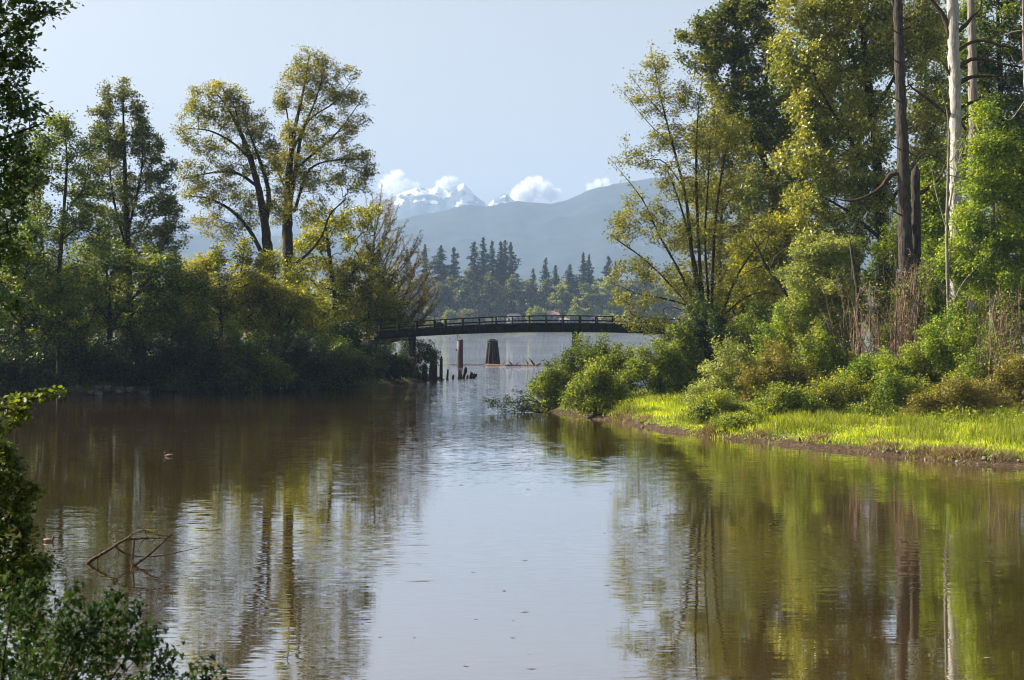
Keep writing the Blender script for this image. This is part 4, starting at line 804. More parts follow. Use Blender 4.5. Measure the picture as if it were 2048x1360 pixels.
for y0 in (BD - .16, BD + WB + .24):
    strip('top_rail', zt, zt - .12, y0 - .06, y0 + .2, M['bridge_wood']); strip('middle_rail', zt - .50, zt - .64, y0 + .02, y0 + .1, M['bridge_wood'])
posts = [759, 795, 832, 868, 890, 925, 958, 992, 1025, 1059, 1093, 1126, 1161, 1194, 1228, 1262, 1296, 1330, 1364, 1398, 1432, 1464]
for px in posts:
    X = float(bx_(px)); z1 = float(bz_(rail_px, px)); z0 = float(bz_(bot_px, px)) + .04
    for y0 in (BD - .30, BD + WB + .38):
        mb = MB(); mb.box((X - .085 - off[0], y0 - BD, z0), (X + .085 - off[0], y0 - BD + .13, z1 - .13)); mb.build('rail_post', M['bridge_wood'], br0)
X = float(bx_(879)); z0 = float(bz_(bot_px, 879)); zz = z0 + .95
mb = MB(); mb.add(np.array([(X - .75, BD - .24, zz), (X + .7, BD - .24, zz), (X + .15, BD - .24, zz + .52), (X - .2, BD - .24, zz + .52), (X - .75, BD - .12, zz), (X + .7, BD - .12, zz), (X + .15, BD - .12, zz + .52), (X - .2, BD - .12, zz + .52)]) - off, [(0, 1, 2, 3), (7, 6, 5, 4), (0, 4, 5, 1), (1, 5, 6, 2), (2, 6, 7, 3), (3, 7, 4, 0)]); mb.build('joint_plate', M['girder_wood'], br0)
for px, r in ((823, .33), (1152, .36), (1440, .33)):
    X = float(bx_(px)) - off[0]; zz = float(bz_(bot_px, px))
    for y0 in (.15, WB + .1):
        mb = MB(); mb.tube([(X, y0, -1.5), (X + .02, y0, 1.5), (X, y0, zz - .25)], [r * 1.05, r, r * .95], 12, jit=.02); mb.build('pile', M['old_wood'], br0, smooth=True)
    mb = MB(); mb.box((X - .36, -.5, zz - .34), (X + .36, WB + .8, zz - .005)); mb.build('pile_cap', M['bridge_wood'], br0)
    mb = MB(); mb.tube([(X - .02, .15, zz - 1.35), (X - .02, .15, zz - 1.15)], [r * 1.1, r * 1.1], 12); mb.build('pile_collar', M['bark_grey'], br0)
mb = MB(); mb.box((-2.4, -.6, 1.6), (-.2, WB + .9, float(zb[0]) - .02)); mb.build('abutment', M['old_wood'], br0)

# old broken pilings below the bridge: label, px, top row, water row, width px, lean px, d
def piling(label, px, top, wy, w, lean, group='rotten pilings below the bridge', mat='old_wood', name='broken_piling', rag=.35, d=None):
    d = d or F * CAMZ / (wy - HY); r = w / 2 / F * d; a = W(px, wy, d); b = W(px + lean, top, d); n_ = 11; h = b[2]
    mb = MB(); k = 7; P_ = [(0, 0, -1.0)] + [((b[0] - a[0]) * t, RNG.normal(0, .03), h * t) for t in np.linspace(0.02, 1, k)]; R_ = [r * 1.05] + list(r * np.linspace(1.05, .78, k))
    v, f = tube_arrays(np.array(P_, float), np.array(R_), n_, .10); top_ring = v[-n_:]; jag = RNG.uniform(0, 1, n_) ** 1.5 * rag * min(h, 1.6)
    side = np.cos(np.arange(n_) / n_ * 2 * np.pi + RNG.uniform(0, 6)); top_ring[:, 2] -= jag + np.clip(side, 0, 1) * rag * .8 * min(h, 1.5)
    v = np.vstack([v, [top_ring[:, 0].mean(), top_ring[:, 1].mean(), top_ring[:, 2].min() - .12]]); m_ = len(v) - 1; base = m_ - n_
    mb.v = [v]; mb.n = len(v); mb.f = {4: [f], 3: [np.array([(base + i, base + (i + 1) % n_, m_) for i in range(n_)])]}
    o = mb.build(name, M[mat], None, (a[0], a[1], 0)); return tag(o, label, 'piling', group)
for row in [('rotten piling deepest under the bridge bush, left of the bridge pile', 789, 718, 768, 12, 0), ('narrow rotten piling just left of the thick bridge pile', 797, 732, 768, 8, 1), ('short stump just right of the thick bridge pile', 838, 748, 764, 6, 0),
            ('blunt dark piling beside the thick bridge pile', 849, 726, 763, 11, 0), ('widest dark piling with a spiked top', 866, 702, 762, 16, 1), ('slim tall piling right of the widest one', 882, 711, 760, 7, 1), ('thin lone stake standing in the water', 894.5, 735, 759.5, 4.5, 1.5),
            ('tiny stub right of the thin lone stake', 905.5, 749, 758.5, 4, 1), ('upright piling of the ragged pair', 918, 738, 757.5, 6, 1), ('left-leaning splinter between the ragged pair', 922, 737, 757.6, 5, -1), ('tall jagged piling leaning right', 926.5, 733, 757.8, 6, 6), ('small stub at the foot of the jagged leaning piling', 934, 750, 757.3, 5, 1.5),
            ('curved jagged piling second from the open water', 940.5, 742, 756.8, 6, 3), ('lowest piling leaning right toward open water', 945, 747, 756.8, 8, 7)]:
    piling(*row)
piling('dark square-topped piling half hidden behind the right bank bushes', 1236, 691, 760, 11, 0, None, rag=.1, d=178)
piling('weathered piling at the edge of the leafy right bank tip', 1127, 712, 745, 14, 0, None, rag=.15, d=200)

# steel pipe pile with a light frame on top
def steel_pile():
    d = F * CAMZ / (733 - HY); a = W(920, 733, d); r = 6.4 / F * d; top = W(920, 680.5, d)[2]
    root = empty('steel_pile', (a[0], a[1], 0), 'rusty maroon steel pipe pile standing in the river', 'pile')
    mb = MB(); mb.tube([(0, 0, -2), (0, 0, top * .5), (0, 0, top)], [r, r, r], 20); mb.build('pipe', M['steel'], root, smooth=False)
    mb = MB(); mb.tube([(0, 0, top + .002), (0, 0, top + .06)], [r * 1.05, r * 1.05], 20); mb.build('cap', M['steel'], root)
    mb = MB(); z1 = W(920, 669.5, d)[2]; mb.tube([(-r * .85, 0, top), (-r * .85, 0, z1)], [.045, .045], 5); mb.tube([(-r * .85, 0, z1), (0, 0, z1 - .4), (r * .95, 0, top)], [.04, .04, .04], 5); mb.build('top_frame', M['wire'], root)
    mb = MB(); mb.box((-r - .18, -.15, top * .60), (-r + .04, .15, top * .66)); mb.build('bracket', M['wire'], root)
steel_pile()
# dolphin: a bundle of timber piles
def dolphin():
    d = F * CAMZ / (729 - HY); a = W(985, 729, d); root = empty('pile_dolphin', (a[0], a[1], 0), 'tapered bundle of dark timber piles standing in the river', 'pile cluster'); s = d / F
    ht = W(985, 678, d)[2]
    for k in range(13):
        th = k / 9 * 2 * np.pi if k < 9 else (k - 9) / 4 * 2 * np.pi + .4; rr = 1.0 if k < 9 else .42
        bx, by = np.cos(th) * 12.6 * s * rr, np.sin(th) * 12.6 * s * rr; tx, ty = np.cos(th) * 7.6 * s * rr, np.sin(th) * 7.6 * s * rr; h = ht * (RNG.uniform(.93, 1.0) if k < 9 else RNG.uniform(.98, 1.03)) ; r = 3.4 * s
        mb = MB(); mb.tube([(bx * 1.15, by * 1.15, -2), (bx, by, 0), (bx * .5 + tx * .5, by * .5 + ty * .5, h * .5), (tx, ty, h)], [r * 1.05, r, r * .92, r * .82], 10, jit=.04); mb.build('timber_pile', M['old_wood'], root, smooth=True)
    for z in (.86, .93):
        t = np.arange(17) / 16 * 2 * np.pi; rr = (7.6 + 5 * (1 - z) + 3.3) * s; mb = MB(); mb.tube(np.stack([np.cos(t) * rr, np.sin(t) * rr, np.full(17, ht * z)], 1), np.full(17, .05), 5); mb.build('cable_band', M['wire'], root)
dolphin()
# floating logs
def log(label, x0, x1, wy, r, wy1=None, knots=(), mat='drift_wood'):
    r *= .6
    d0 = F * CAMZ / (wy - HY); d1 = F * CAMZ / ((wy1 or wy) - HY); a, b = W(x0, wy, d0), W(x1, wy1 or wy, d1); root = empty('floating_log', (a[0], a[1], 0), label, 'log', 'driftwood beside the pile bundle'); v = b - a; k = 8
    P_ = np.array([v * t + [0, RNG.normal(0, .04), r * .35] for t in np.linspace(0, 1, k)]); mb = MB(); mb.tube(P_, r * np.linspace(1, .75, k), 9, jit=.05); mb.build('log', M[mat], root, smooth=True)
    for t, dx, dz, rr in knots:
        p = v * t + [0, 0, r * .5]; mb = MB(); mb.tube([p, p + [dx * .5, 0, dz * .6], p + [dx, 0, dz]], [rr, rr * .8, rr * .4], 6, jit=.05); mb.build('branch_stub', M[mat], root)
log('thin pale pole floating left of the pile bundle', 896, 968, 730.2, .14, 730.0)
log('floating log just right of the pile bundle', 972, 1012, 729.6, .22, 730.6, [(.8, .5, .35, .1)])
log('rust-brown floating log with raised stubs', 1010, 1052, 731.6, .26, 731.2, [(.35, -.7, .7, .13), (.5, .5, .5, .1)])
log('longest floating log with a root end near the right bank bushes', 1030, 1076, 731.0, .30, 731.9, [(.6, -.5, .8, .12), (.85, -.9, 1.1, .16), (.95, .6, .3, .2)])
log('dark floating log against the right bank bushes', 1090, 1112, 731.8, .3, 731.0, [(.4, -.5, .7, .14)], 'old_wood')
log('thin reddish pole floating beyond the longest log', 1055, 1100, 730.6, .12, 730.2)

# fallen branch lying in the near water
def snag():
    wy = 1128; d = F * CAMZ / (wy - HY); root = empty('fallen_branch', tuple(W(180, wy, d) * [1, 1, 0]), 'bare brown fallen branch sticking out of the water at lower left', 'branch'); off = np.array(root.location)
    def L_(pts, r0, r1): 
        m_ = len(pts); return np.array([np.append(W(p[0], p[1], d + (p[2] if len(p) > 2 else 0)), r) for p, r in zip(pts, np.linspace(r0, r1, m_))])
    tr = [L_([(168, 1134), (180, 1122), (200, 1110), (225, 1095), (245, 1082), (275, 1078), (300, 1076), (330, 1078), (345, 1070)], .105, .02), L_([(262, 1136, -.5), (275, 1126, -.4), (300, 1108, -.2), (325, 1085), (345, 1062)], .09, .02), L_([(232, 1096), (250, 1108), (280, 1114), (320, 1112), (360, 1104), (398, 1096)], .055, .012),
          L_([(248, 1080), (270, 1066), (290, 1062), (310, 1068), (335, 1072)], .045, .01), L_([(280, 1066), (295, 1045), (316, 1018)], .028, .006), L_([(300, 1076), (285, 1082), (276, 1098), (280, 1112)], .035, .012), L_([(318, 1078), (312, 1055), (316, 1030)], .02, .005), L_([(330, 1080), (350, 1086), (385, 1090)], .02, .005),
          L_([(308, 1078), (300, 1095), (308, 1110)], .022, .006), L_([(290, 1066), (300, 1085), (318, 1098)], .018, .005), L_([(258, 1078), (262, 1066), (268, 1060)], .015, .004), L_([(225, 1097), (222, 1088), (219, 1080)], .012, .004), L_([(196, 1114), (194, 1124), (196, 1130)], .03, .02), L_([(212, 1106), (218, 1116), (222, 1122)], .014, .006), L_([(232, 1094), (236, 1102), (236, 1112)], .03, .01), L_([(380, 1100), (384, 1094), (386, 1088)], .01, .004), L_([(300, 1070), (340, 1074), (362, 1080)], .016, .004)]
    tg = np.array([W(RNG.uniform(270, 350), RNG.uniform(1045, 1105), d + RNG.uniform(-.4, .4)) for _ in range(95)])
    pos, rad, chains, nch, cnt = skeleton(tr, tg, .006, .2, .12, .18); rad *= .58
    v, f = wood_arrays(pos, rad, chains, nch, .005); link('limbs', mesh_arrays('limbs', v - off, f, True, mat=M['wet_wood']), root)
snag()

# ducks
def duck(label, px, wy, head, s=1.0):
    d = F * CAMZ / (wy - HY); a = W(px, wy, d); root = empty('duck', (a[0], a[1], 0), label, 'duck', 'ducks on the near water')
    t = np.linspace(0, 1, 9); P_ = np.stack([(-.26 + .52 * t) * head, 0 * t, .03 + .05 * (2 * t - 1) ** 2 + .04 * (t < .15)], 1); R_ = np.array([.015, .06, .095, .115, .12, .115, .10, .07, .02])
    mb = MB(); mb.tube(P_ * s, R_ * s, 12); n1 = np.array([(.17, 0, .08), (.21, 0, .15), (.22, 0, .21), (.235, 0, .25), (.27, 0, .255), (.30, 0, .245)]) * [head, 1, 1]; mb.tube(n1 * s, np.array([.065, .045, .042, .055, .05, .02]) * s, 10); mb.build('body', M['duck_brown'], root, smooth=True)
    mb = MB(); mb.tube(np.array([(.29, 0, .243), (.33, 0, .232), (.365, 0, .225)]) * [head, 1, 1] * s, np.array([.022, .02, .012]) * s, 8); mb.build('bill', M['duck_bill'], root, smooth=True)
    for sd in (-1, 1):
        mb = MB(); mb.tube(np.array([(.12, sd * .09, .09), (0, sd * .115, .10), (-.16, sd * .08, .115), (-.27, sd * .03, .13)]) * [head, 1, 1] * s, np.array([.03, .05, .04, .008]) * s, 8); mb.build('wing', M['duck_pale'], root, smooth=True)
duck('brown duck swimming in the shadowed water at left', 337, 913, -1, .8)
duck('brown duck at the left edge beside the near bush, trailing a wake', 96, 1084, 1, .62)

# specks and straws adrift on the water
n = 230; d = 34 + 86 * RNG.uniform(0, 1, n) ** 1.4; x = RNG.uniform(-.28, .30, n) * d; k = shore_dist(x, d) < -1; x, d = x[k], d[k]; n = len(x); ln = RNG.uniform(.03, .16, n) * (1 + 2.2 * (RNG.uniform(0, 1, n) > .94)); w_ = RNG.uniform(.008, .02, n); a = RNG.normal(0, .35, n)
u = np.stack([np.cos(a), np.sin(a), 0 * a], 1); p = np.stack([-u[:, 1], u[:, 0], 0 * a], 1); c = np.stack([x, d, np.full(n, .006)], 1)
v = np.stack([c - u * ln[:, None], c - p * w_[:, None] + [0, 0, .012], c + u * ln[:, None], c + p * w_[:, None] + [0, 0, .012]], 1).reshape(-1, 3)
o = link('floating_specks', mesh_arrays('floating_specks', v, np.arange(n * 4).reshape(n, 4), mat=M['fleck'])); tag(o, 'straw specks and seeds adrift on the near water', 'flotsam', kind='stuff')

# ------------------------------------------------------------------ foreground shrub with large lobed leaves
def big_leaf(seed):
    r = np.random.default_rng(seed); ang = np.radians([-90, -52, -20, 6, 28, 50, 70, 90, 110, 130, 152, 174, 200, 232]); rr = np.array([.10, .42, .50, .40, .62, .48, .66, 1.0, .66, .48, .62, .40, .50, .42]) * r.uniform(.92, 1.08, 14) * .5
    x, y = np.cos(ang) * rr, np.sin(ang) * rr + .05; z = .22 * np.abs(x) - .25 * np.clip(y, 0, 1) ** 2 * 1.2
    V = np.vstack([[(0, .05, -.02)], np.stack([x, y, z], 1), [(-.012, -.45, -.06), (.012, -.45, -.06)]]); f = np.array([(0, 1 + i, 1 + (i + 1) % 14) for i in range(14)] + [(1, 15, 16)])
    return V, f
protos = [mesh_arrays('leaf', *big_leaf(i), False, np.full(17, .15 + .14 * i), M['leaf_near']) for i in range(6)]
def near_shrub():
    d = 9.5; stems = []
    ends = [(30, 1150), (90, 1165), (150, 1175), (215, 1195), (275, 1215), (300, 1260), (345, 1300), (440, 1338), (400, 1330), (240, 1180), (180, 1220), (60, 1240), (120, 1270), (200, 1290), (270, 1320), (-20, 1200), (0, 1300), (330, 1340), (150, 1330), (60, 1330)]
    for ex, ey in ends:
        dd = RNG.uniform(-1.2, 1.4); sx = ex * .5 - 30
        stems.append(np.array([np.append(W(sx, 1560, d), .012), np.append(W(sx + (ex - sx) * .35, ey + (1560 - ey) * .5, d + dd * .6), .009), np.append(W(ex, ey, d + dd), .003)]))
    c0 = W(120, 1560, d); bz = gz(c0[0], c0[1]); stems = [np.vstack([[c0[0] + (s[0][0] - c0[0]) * .3, d, bz - .05, .014], s]) for s in stems]
    lob = [(40, 1200, 60, 40), (120, 1220, 80, 50), (200, 1250, 80, 50), (60, 1300, 100, 60), (190, 1320, 90, 50), (280, 1290, 50, 50), (330, 1335, 40, 30)]
    tg = lobe_points(lob, d, 260, 1.6); pos, rad, chains, nch, cnt = skeleton(stems, tg, .0016, .6, .06, .12)
    root = empty('near_shrub', (c0[0], d, bz), 'dark green shrub with lobed leaves in the lower left foreground', 'shrub'); off = np.array(root.location)
    v, f = wood_arrays(pos, rad, chains, nch, .002); link('stems', mesh_arrays('stems', v - off, f, True, mat=M['twig_dark']), root)
    anc = np.where(cnt <= 2)[0]; z_pix = HY + (CAMZ - pos[:, 2]) / pos[:, 1] * F; anc = anc[z_pix[anc] < 1420]
    n = 4200; c = pos[RNG.choice(anc, n)] + RNG.normal(0, .035, (n, 3)); c[:20] = np.array([s[-1][:3] for s in stems])
    order = np.argsort(c[:, 1] + 1e3 * ((HY + (CAMZ - c[:, 2]) / c[:, 1] * F) > 1350)); c = c[order]
    V = []; Fc = []; T = []
    for i in range(n):
        e = Matrix.Rotation(RNG.uniform(0, 6.283), 4, 'Z') @ Matrix.Rotation(RNG.normal(-.55, .45), 4, 'X') @ Matrix.Rotation(RNG.normal(0, .3), 4, 'Y'); s = RNG.uniform(.042, .078)
        if i < 290:
            o = link('leaf', protos[i % 6], root, c[i] - off); o.rotation_euler = e.to_euler(); o.scale = (s, s, s)
        else:
            vv, ff = big_leaf(int(RNG.integers(0, 6))); R_ = np.array(e.to_3x3()); V.append(vv @ R_.T * s + c[i] - off); Fc.append(ff + 17 * (i - 290)); T.append(np.full(17, RNG.uniform(0, 1)))
    o = link('leaf_mass', mesh_arrays('leaf_mass', np.concatenate(V), np.concatenate(Fc), False, np.concatenate(T), M['leaf_near']), root); o['kind'] = 'stuff'
near_shrub()

# ------------------------------------------------------------------ the far bank
def conifer(label, px, top, d, hw, group='dark firs on the far bank', gap=0):
    x = (px - CX) / F * d; bz = gz(x, d); ht = W(px, top, d)[2] - bz; R0 = hw * RNG.uniform(2.2, 3.2) / F * d; ex_ = RNG.uniform(.75, 1.05); root = empty('fir_tree', (x, d, bz), label, 'tree', group)
    mb = MB(); mb.tube([(0, 0, -.5), (RNG.normal(0, .2), 0, ht * .5), (0, 0, ht)], [.55, .35, .05], 7); mb.build('trunk', M['bark'], root, smooth=True)
    C = []; nb = int(ht * 5.5); ph_ = RNG.uniform(0, 6.28, 3)
    for k in range(nb):
        t = (k / nb) ** .9; z = ht * (.12 + .87 * t); r = R0 * (1 - t) ** ex_ * RNG.uniform(.35, 1.3) + .2; a = RNG.uniform(0, 6.283); r *= 1 + .3 * np.sin(a + ph_[0] + z * .35) + .18 * np.sin(2 * a + ph_[1] - z * .6); m_ = max(3, int(r * 3.6)); q = np.linspace(.12, 1, m_)
        C.append(np.stack([np.cos(a) * r * q, np.sin(a) * r * q, z - .32 * r * q + .22 * r * q ** 3], 1) + RNG.normal(0, .16, (m_, 3)))
    c = np.concatenate(C); c = np.concatenate([c, c + RNG.normal(0, .3, c.shape)]); v, f, t = leaf_arrays(c, 1.2, .9, .6, 0, True); o = link('crown', mesh_arrays('crown', v, f, False, t, M['needle']), root); o['kind'] = 'stuff'
for row in [('fir at the left end, half behind the orange spiky tree', 850, 488, 1030, 13), ('broad lone fir left of the main fir clump', 882, 489, 1035, 15), ('pointed fir beside the broad lone fir', 908, 493, 1032, 15), ('leftmost fir of the main fir clump', 949, 482, 1040, 15), ('tallest fir of all, in the main clump', 967, 473, 1045, 14), ('third fir of the main clump, with a blunt top', 984, 481, 1038, 13),
            ('fourth fir of the main clump', 1001, 481, 1042, 13), ('fifth fir of the main clump, pointed', 1010, 480, 1047, 13), ('rightmost spreading fir of the main clump', 1022, 484, 1036, 18), ('slim dark cypress-like fir above the middle of the bridge', 1091, 516, 1050, 8), ('small fir right of the main clump', 1066, 537, 1048, 10), ('small spreading fir right of the slim dark one', 1111, 529, 1045, 11),
            ('low spreading fir left of the twin firs', 1140, 528, 1042, 13), ('left one of the twin firs at right', 1166, 505, 1046, 13), ('right one of the twin firs at right', 1178, 508, 1050, 12), ('fir half behind the alder twigs', 1217, 511, 1048, 15), ('small fir behind the alder twigs, right of the other', 1231, 522, 1052, 11), ('fir glimpsed through the alder stems', 1290, 520, 1052, 14),
            ('fir glimpsed beside the tall maple, behind the left bank', 520, 500, 1040, 14), ('second fir glimpsed behind the left bank trees', 420, 505, 1040, 14), ('fir behind the orange spiky tree', 815, 500, 1042, 14)]:
    conifer(*row)
def far_tree(label, px, top, hw, d, mt='leaf_far', n=4200, by=None):
    x = (px - CX) / F * d; bz = gz(x, d); by = HY + (CAMZ - bz) / d * F; h = by - top
    lob = [(px, top + h * .6, hw * .8, h * .32)]
    for k in range(16):
        a = RNG.uniform(-1, 1); lob.append((px + a * hw * .75, top + h * RNG.uniform(.14 + .2 * abs(a), .85), hw * RNG.uniform(.12, .42), h * RNG.uniform(.07, .2), RNG.uniform(-4, 2)))
    tree('far_tree', label, 'tree', d, [[(px, by, .6), (px + RNG.uniform(-3, 3), by - h * .4, .4), (px, by - h * .7, .15)]], lob, 130, int(n * 1.5), 1.2, mt, 'bark', .06, .75, 1.0, 'leafy trees on the far bank', step=3.0, thin=4, shell=3.0)
for row in [('greyish leafy tree behind the left bridge railing', 870, 545, 24, 1018), ('round leafy tree left of the big pale cottonwoods', 898, 545, 26, 1022), ('tall pale leafy tree, left of the far pair below the firs', 935, 530, 30, 1012), ('broad pale leafy tree, right of the far pair below the firs', 985, 530, 34, 1010), ('shadowed leafy tree right of the broad pale one', 1030, 548, 28, 1025), ('dark leafy tree in the middle of the far bank', 1062, 555, 26, 1028),
            ('leafy tree below the slim dark fir', 1090, 548, 24, 1024), ('small crowned leafy tree right of the slim dark fir', 1118, 560, 26, 1018, 'leaf_far_light'), ('shadowed leafy tree left of the bright round pair', 1142, 565, 24, 1022), ('bright green rounded tree, left of the pair at right', 1175, 550, 32, 1010, 'leaf_far_light'), ('bright green rounded tree, right of the pair at right', 1222, 540, 34, 1012, 'leaf_far_light'),
            ('pale bush-like tree below the bright rounded pair', 1150, 595, 20, 1002, 'leaf_far_light', 1800), ('bright round small tree just above the railing', 1066, 605, 17, 996, 'leaf_far_light', 1600), ('smallest round tree just above the railing', 1088, 616, 9, 996, 'leaf_far_light', 800), ('low bright bush left on the far shore', 900, 608, 14, 1000, 'leaf_far_light', 1200), ('low bush below the pale pair', 940, 612, 20, 1000, 'leaf_far', 1600),
            ('low hedge-like tree behind the alder twigs', 1215, 618, 20, 998, 'leaf_far_light', 1600), ('leafy tree seen through the alder stems', 1270, 550, 34, 1020), ('leafy far tree behind the alder foot', 1330, 560, 34, 1024), ('leafy far tree behind the spiky tree', 835, 550, 28, 1024), ('leafy far tree left behind the maples', 780, 555, 34, 1026)]:
    far_tree(*row)
# the continuous wood behind: nobody could count it
n = 30000; x = RNG.uniform(-420, 420, n); y = RNG.uniform(1050, 1130, n); z0 = ground_z(x, y); h = 24 + 8 * fbm(x / 22, y / 40, 3, 6); z = z0 + h * RNG.uniform(0, 1, n) ** .7
v, f, t = leaf_arrays(np.stack([x, y, z], 1), 2.8, .5, tri=True); o = link('far_wood', mesh_arrays('far_wood', v, f, False, t, M['leaf_far'])); tag(o, 'hazy wood behind the far bank trees', 'wood', kind='stuff')
n = 12000; x = RNG.uniform(-400, 400, n); y = RNG.uniform(990, 1012, n); z = np.maximum(ground_z(x, y), 0) + RNG.uniform(0, 1, n) ** 2 * (2.2 + 2.5 * fbm(x / 14, y / 30, 3, 3)); k = ground_z(x, y) > .4
v, f, t = leaf_arrays(np.stack([x, y, z], 1)[k], 1., .5, tri=True); o = link('shore_scrub', mesh_arrays('shore_scrub', v, f, False, t, M['leaf_far'])); tag(o, 'low scrub along the far river shore', 'scrub', kind='stuff')
def house(label, px, by, w, h, d, wall, roofm, nw=3):
    a = W(px, by, d); s = d / F; hw = w / 2 * s; H = h * s; root = empty('far_house', (a[0], d, gz(a[0], d)), label, 'house', 'houses on the far bank'); z0 = -.3; dz = max(a[2] - gz(a[0], d), 0)
    mb = MB(); mb.box((-hw, 0, z0), (hw, 8, dz + H * .6)); mb.build('wall', M[wall], root); zt = dz + H * .6; e = .5
    mb = MB(); mb.add([(-hw - e, -e, zt), (hw + e, -e, zt), (hw + e, 8 + e, zt), (-hw - e, 8 + e, zt), (-hw * .7, 4, zt + H * .42), (hw * .7, 4, zt + H * .42)], [(0, 1, 5, 4), (2, 3, 4, 5)]); mb.add([(-hw - e, -e, zt), (hw + e, -e, zt), (hw + e, 8 + e, zt), (-hw - e, 8 + e, zt), (-hw * .7, 4, zt + H * .42), (hw * .7, 4, zt + H * .42)], [(1, 2, 5), (3, 0, 4), (0, 2, 1), (0, 3, 2)]); rf = mb.build('roof', M[roofm], root, (0, 0, .003))
    mb = MB(); mb.box((hw * .35, 3, zt + H * .25), (hw * .35 + .7, 3.8, zt + H * .6)); mb.build('chimney', M['wall_grey'], rf)
    for k in range(nw):
        x = -hw + (k + .5) * 2 * hw / nw; mb = MB(); mb.box((x - .6, -.06, zt - 2.1), (x + .6, -.003, zt - .7)); mb.build('window', M['glass'], root)
for row in [('cream house with the red roof above the railing', 1104, 642, 30, 20, 1000, 'wall_cream', 'roof_red'), ('grey-roofed house left of the red-roofed one', 1028, 645, 30, 18, 999, 'wall_grey', 'roof_grey'), ('white house right of the red-roofed one', 1128, 648, 22, 14, 997, 'wall_white', 'roof_grey'), ('white house furthest right, near the alder twigs', 1196, 646, 30, 16, 999, 'wall_white', 'roof_grey')]:
    house(*row)
d = 996; a = W(880, 640, d); root = empty('utility_pole', (a[0], d, gz(a[0], d)), 'thin utility pole on the far shore near the spiky tree', 'pole'); h = W(880, 612, d)[2] - root.location.z
mb = MB(); mb.tube([(0, 0, -.5), (0, 0, h)], [.2, .14], 7); mb.build('mast', M['bark_grey'], root); mb = MB(); mb.box((-1.2, -.24, h - .9), (1.2, -.145, h - .7)); mb.build('crossarm', M['bark_grey'], root)

# ------------------------------------------------------------------ air and clouds
hb = MB(); hb.box((-3980, -330, -5), (3980, 9950, 800))
hm = bpy.data.materials.new('haze'); hm.use_nodes = True; nt = hm.node_tree; nt.nodes.clear(); O = nt.nodes.new('ShaderNodeOutputMaterial'); pv = nt.nodes.new('ShaderNodeVolumePrincipled')
pv.inputs['Color'].default_value = (.46, .655, 1.0, 1); pv.inputs['Density'].default_value = 8.0e-5; pv.inputs['Anisotropy'].default_value = 0.0; nt.links.new(pv.outputs[0], O.inputs['Volume'])
haze = hb.build('haze', hm); haze['kind'] = 'stuff'

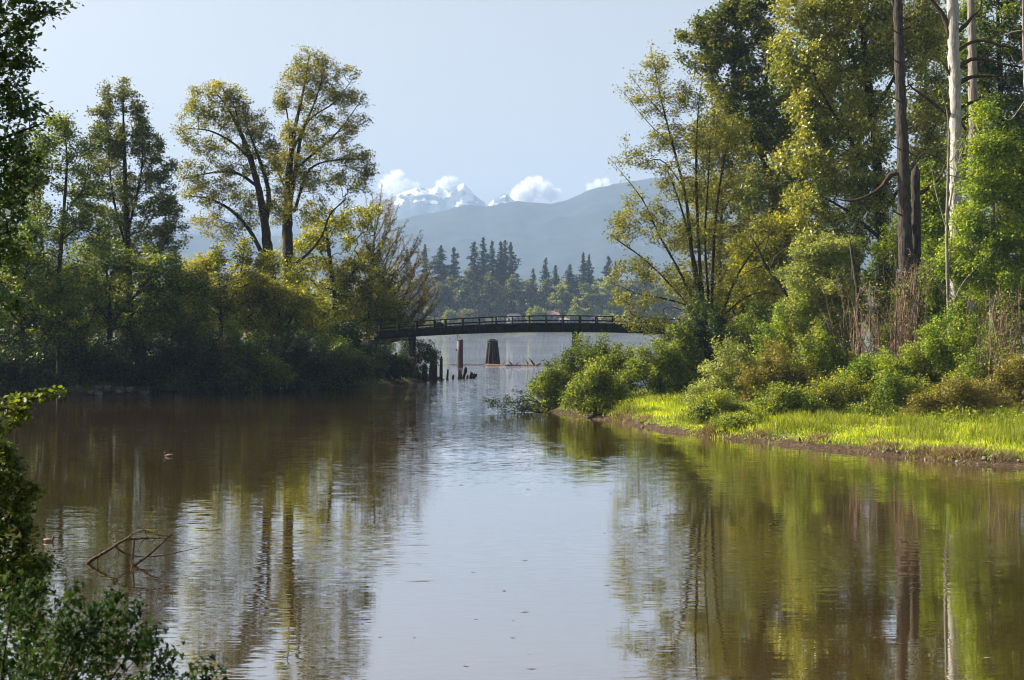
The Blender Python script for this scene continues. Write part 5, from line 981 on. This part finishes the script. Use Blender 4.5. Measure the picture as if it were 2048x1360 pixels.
def cloud(label, puffs, d, dens):
    """puffs: px cx, cy, r -> a closed hull filled with drifting vapour, thick where the puffs are and ragged at the rim"""
    c0 = W(puffs[0][0], puffs[0][1], d); sc = d / F; P3 = []; mb = MB(); nu, nv = 16, 10
    for cx, cy_, r in puffs: P3.append((W(cx, cy_, d + RNG.uniform(-.4, .4) * r * sc) - c0, r * sc))
    lo = np.min([p - r * 1.25 for p, r in P3], 0); hi = np.max([p + r * 1.25 for p, r in P3], 0); cen, hf = (lo + hi) / 2, (hi - lo) / 2 * 1.15; V = []
    for j in range(nv + 1):
        ph = -np.pi / 2 + np.pi * j / nv
        for i in range(nu): V.append(cen + hf * 1.2 * np.array((np.cos(ph) * np.cos(2 * np.pi * i / nu), np.cos(ph) * np.sin(2 * np.pi * i / nu), np.sin(ph))))
    mb.add(V, [(j * nu + i, j * nu + (i + 1) % nu, (j + 1) * nu + (i + 1) % nu, (j + 1) * nu + i) for j in range(nv) for i in range(nu)])
    m = bpy.data.materials.new('cloud'); m.use_nodes = True; nt = m.node_tree; nt.nodes.clear(); N = nt.nodes; L = nt.links
    O = N.new('ShaderNodeOutputMaterial'); pv = N.new('ShaderNodeVolumePrincipled'); L.new(pv.outputs[0], O.inputs['Volume']); tc = N.new('ShaderNodeTexCoord'); prev = None
    for p, r in P3:
        dn = N.new('ShaderNodeVectorMath'); dn.operation = 'DISTANCE'; L.new(tc.outputs['Object'], dn.inputs[0]); dn.inputs[1].default_value = tuple(p)
        q = N.new('ShaderNodeMath'); q.operation = 'MULTIPLY_ADD'; L.new(dn.outputs['Value'], q.inputs[0]); q.inputs[1].default_value = -1 / r; q.inputs[2].default_value = 1
        if prev is None: prev = q.outputs[0]
        else:
            k = N.new('ShaderNodeMath'); k.operation = 'SMOOTH_MAX'; k.inputs[2].default_value = .2; L.new(prev, k.inputs[0]); L.new(q.outputs[0], k.inputs[1]); prev = k.outputs[0]
    no = N.new('ShaderNodeTexNoise'); no.inputs['Scale'].default_value = .03; no.inputs['Detail'].default_value = 7; no.inputs['Roughness'].default_value = .6; L.new(tc.outputs['Object'], no.inputs['Vector'])
    a = N.new('ShaderNodeMath'); a.operation = 'MULTIPLY_ADD'; L.new(no.outputs[0], a.inputs[0]); a.inputs[1].default_value = 2.0; a.inputs[2].default_value = -1.02
    b = N.new('ShaderNodeMath'); b.operation = 'ADD'; L.new(prev, b.inputs[0]); L.new(a.outputs[0], b.inputs[1])
    mr = N.new('ShaderNodeMapRange'); mr.inputs[1].default_value = 0; mr.inputs[2].default_value = .35; mr.inputs[3].default_value = 0; mr.inputs[4].default_value = dens; L.new(b.outputs[0], mr.inputs[0]); L.new(mr.outputs[0], pv.inputs['Density'])
    pv.inputs['Color'].default_value = (.97, .97, .97, 1); pv.inputs['Anisotropy'].default_value = .1
    o = mb.build('cumulus_cloud', m, None, c0, smooth=True); tag(o, label, 'cloud', 'small clouds behind the mountains')
cloud('largest white cumulus cloud above the saddle of the hills', [(1062, 378, 24), (1040, 388, 18), (1088, 380, 20), (1105, 390, 16), (1028, 396, 12), (1060, 366, 12), (1078, 364, 12), (1112, 384, 10), (1050, 395, 22)], 10900, .05)
cloud('small cloud behind the snowy summit', [(890, 362, 12), (903, 358, 9), (878, 368, 10), (912, 360, 6), (886, 372, 14)], 10900, .018)
cloud('cloud rising left of the snowy mountain', [(792, 352, 15), (778, 360, 13), (800, 346, 9), (812, 368, 14), (770, 372, 16), (795, 378, 22), (832, 372, 10)], 10900, .018)
cloud('low cloud above the shoulder of the forested ridge', [(1195, 368, 12), (1210, 362, 9), (1180, 374, 10), (1215, 372, 10)], 10900, .018)
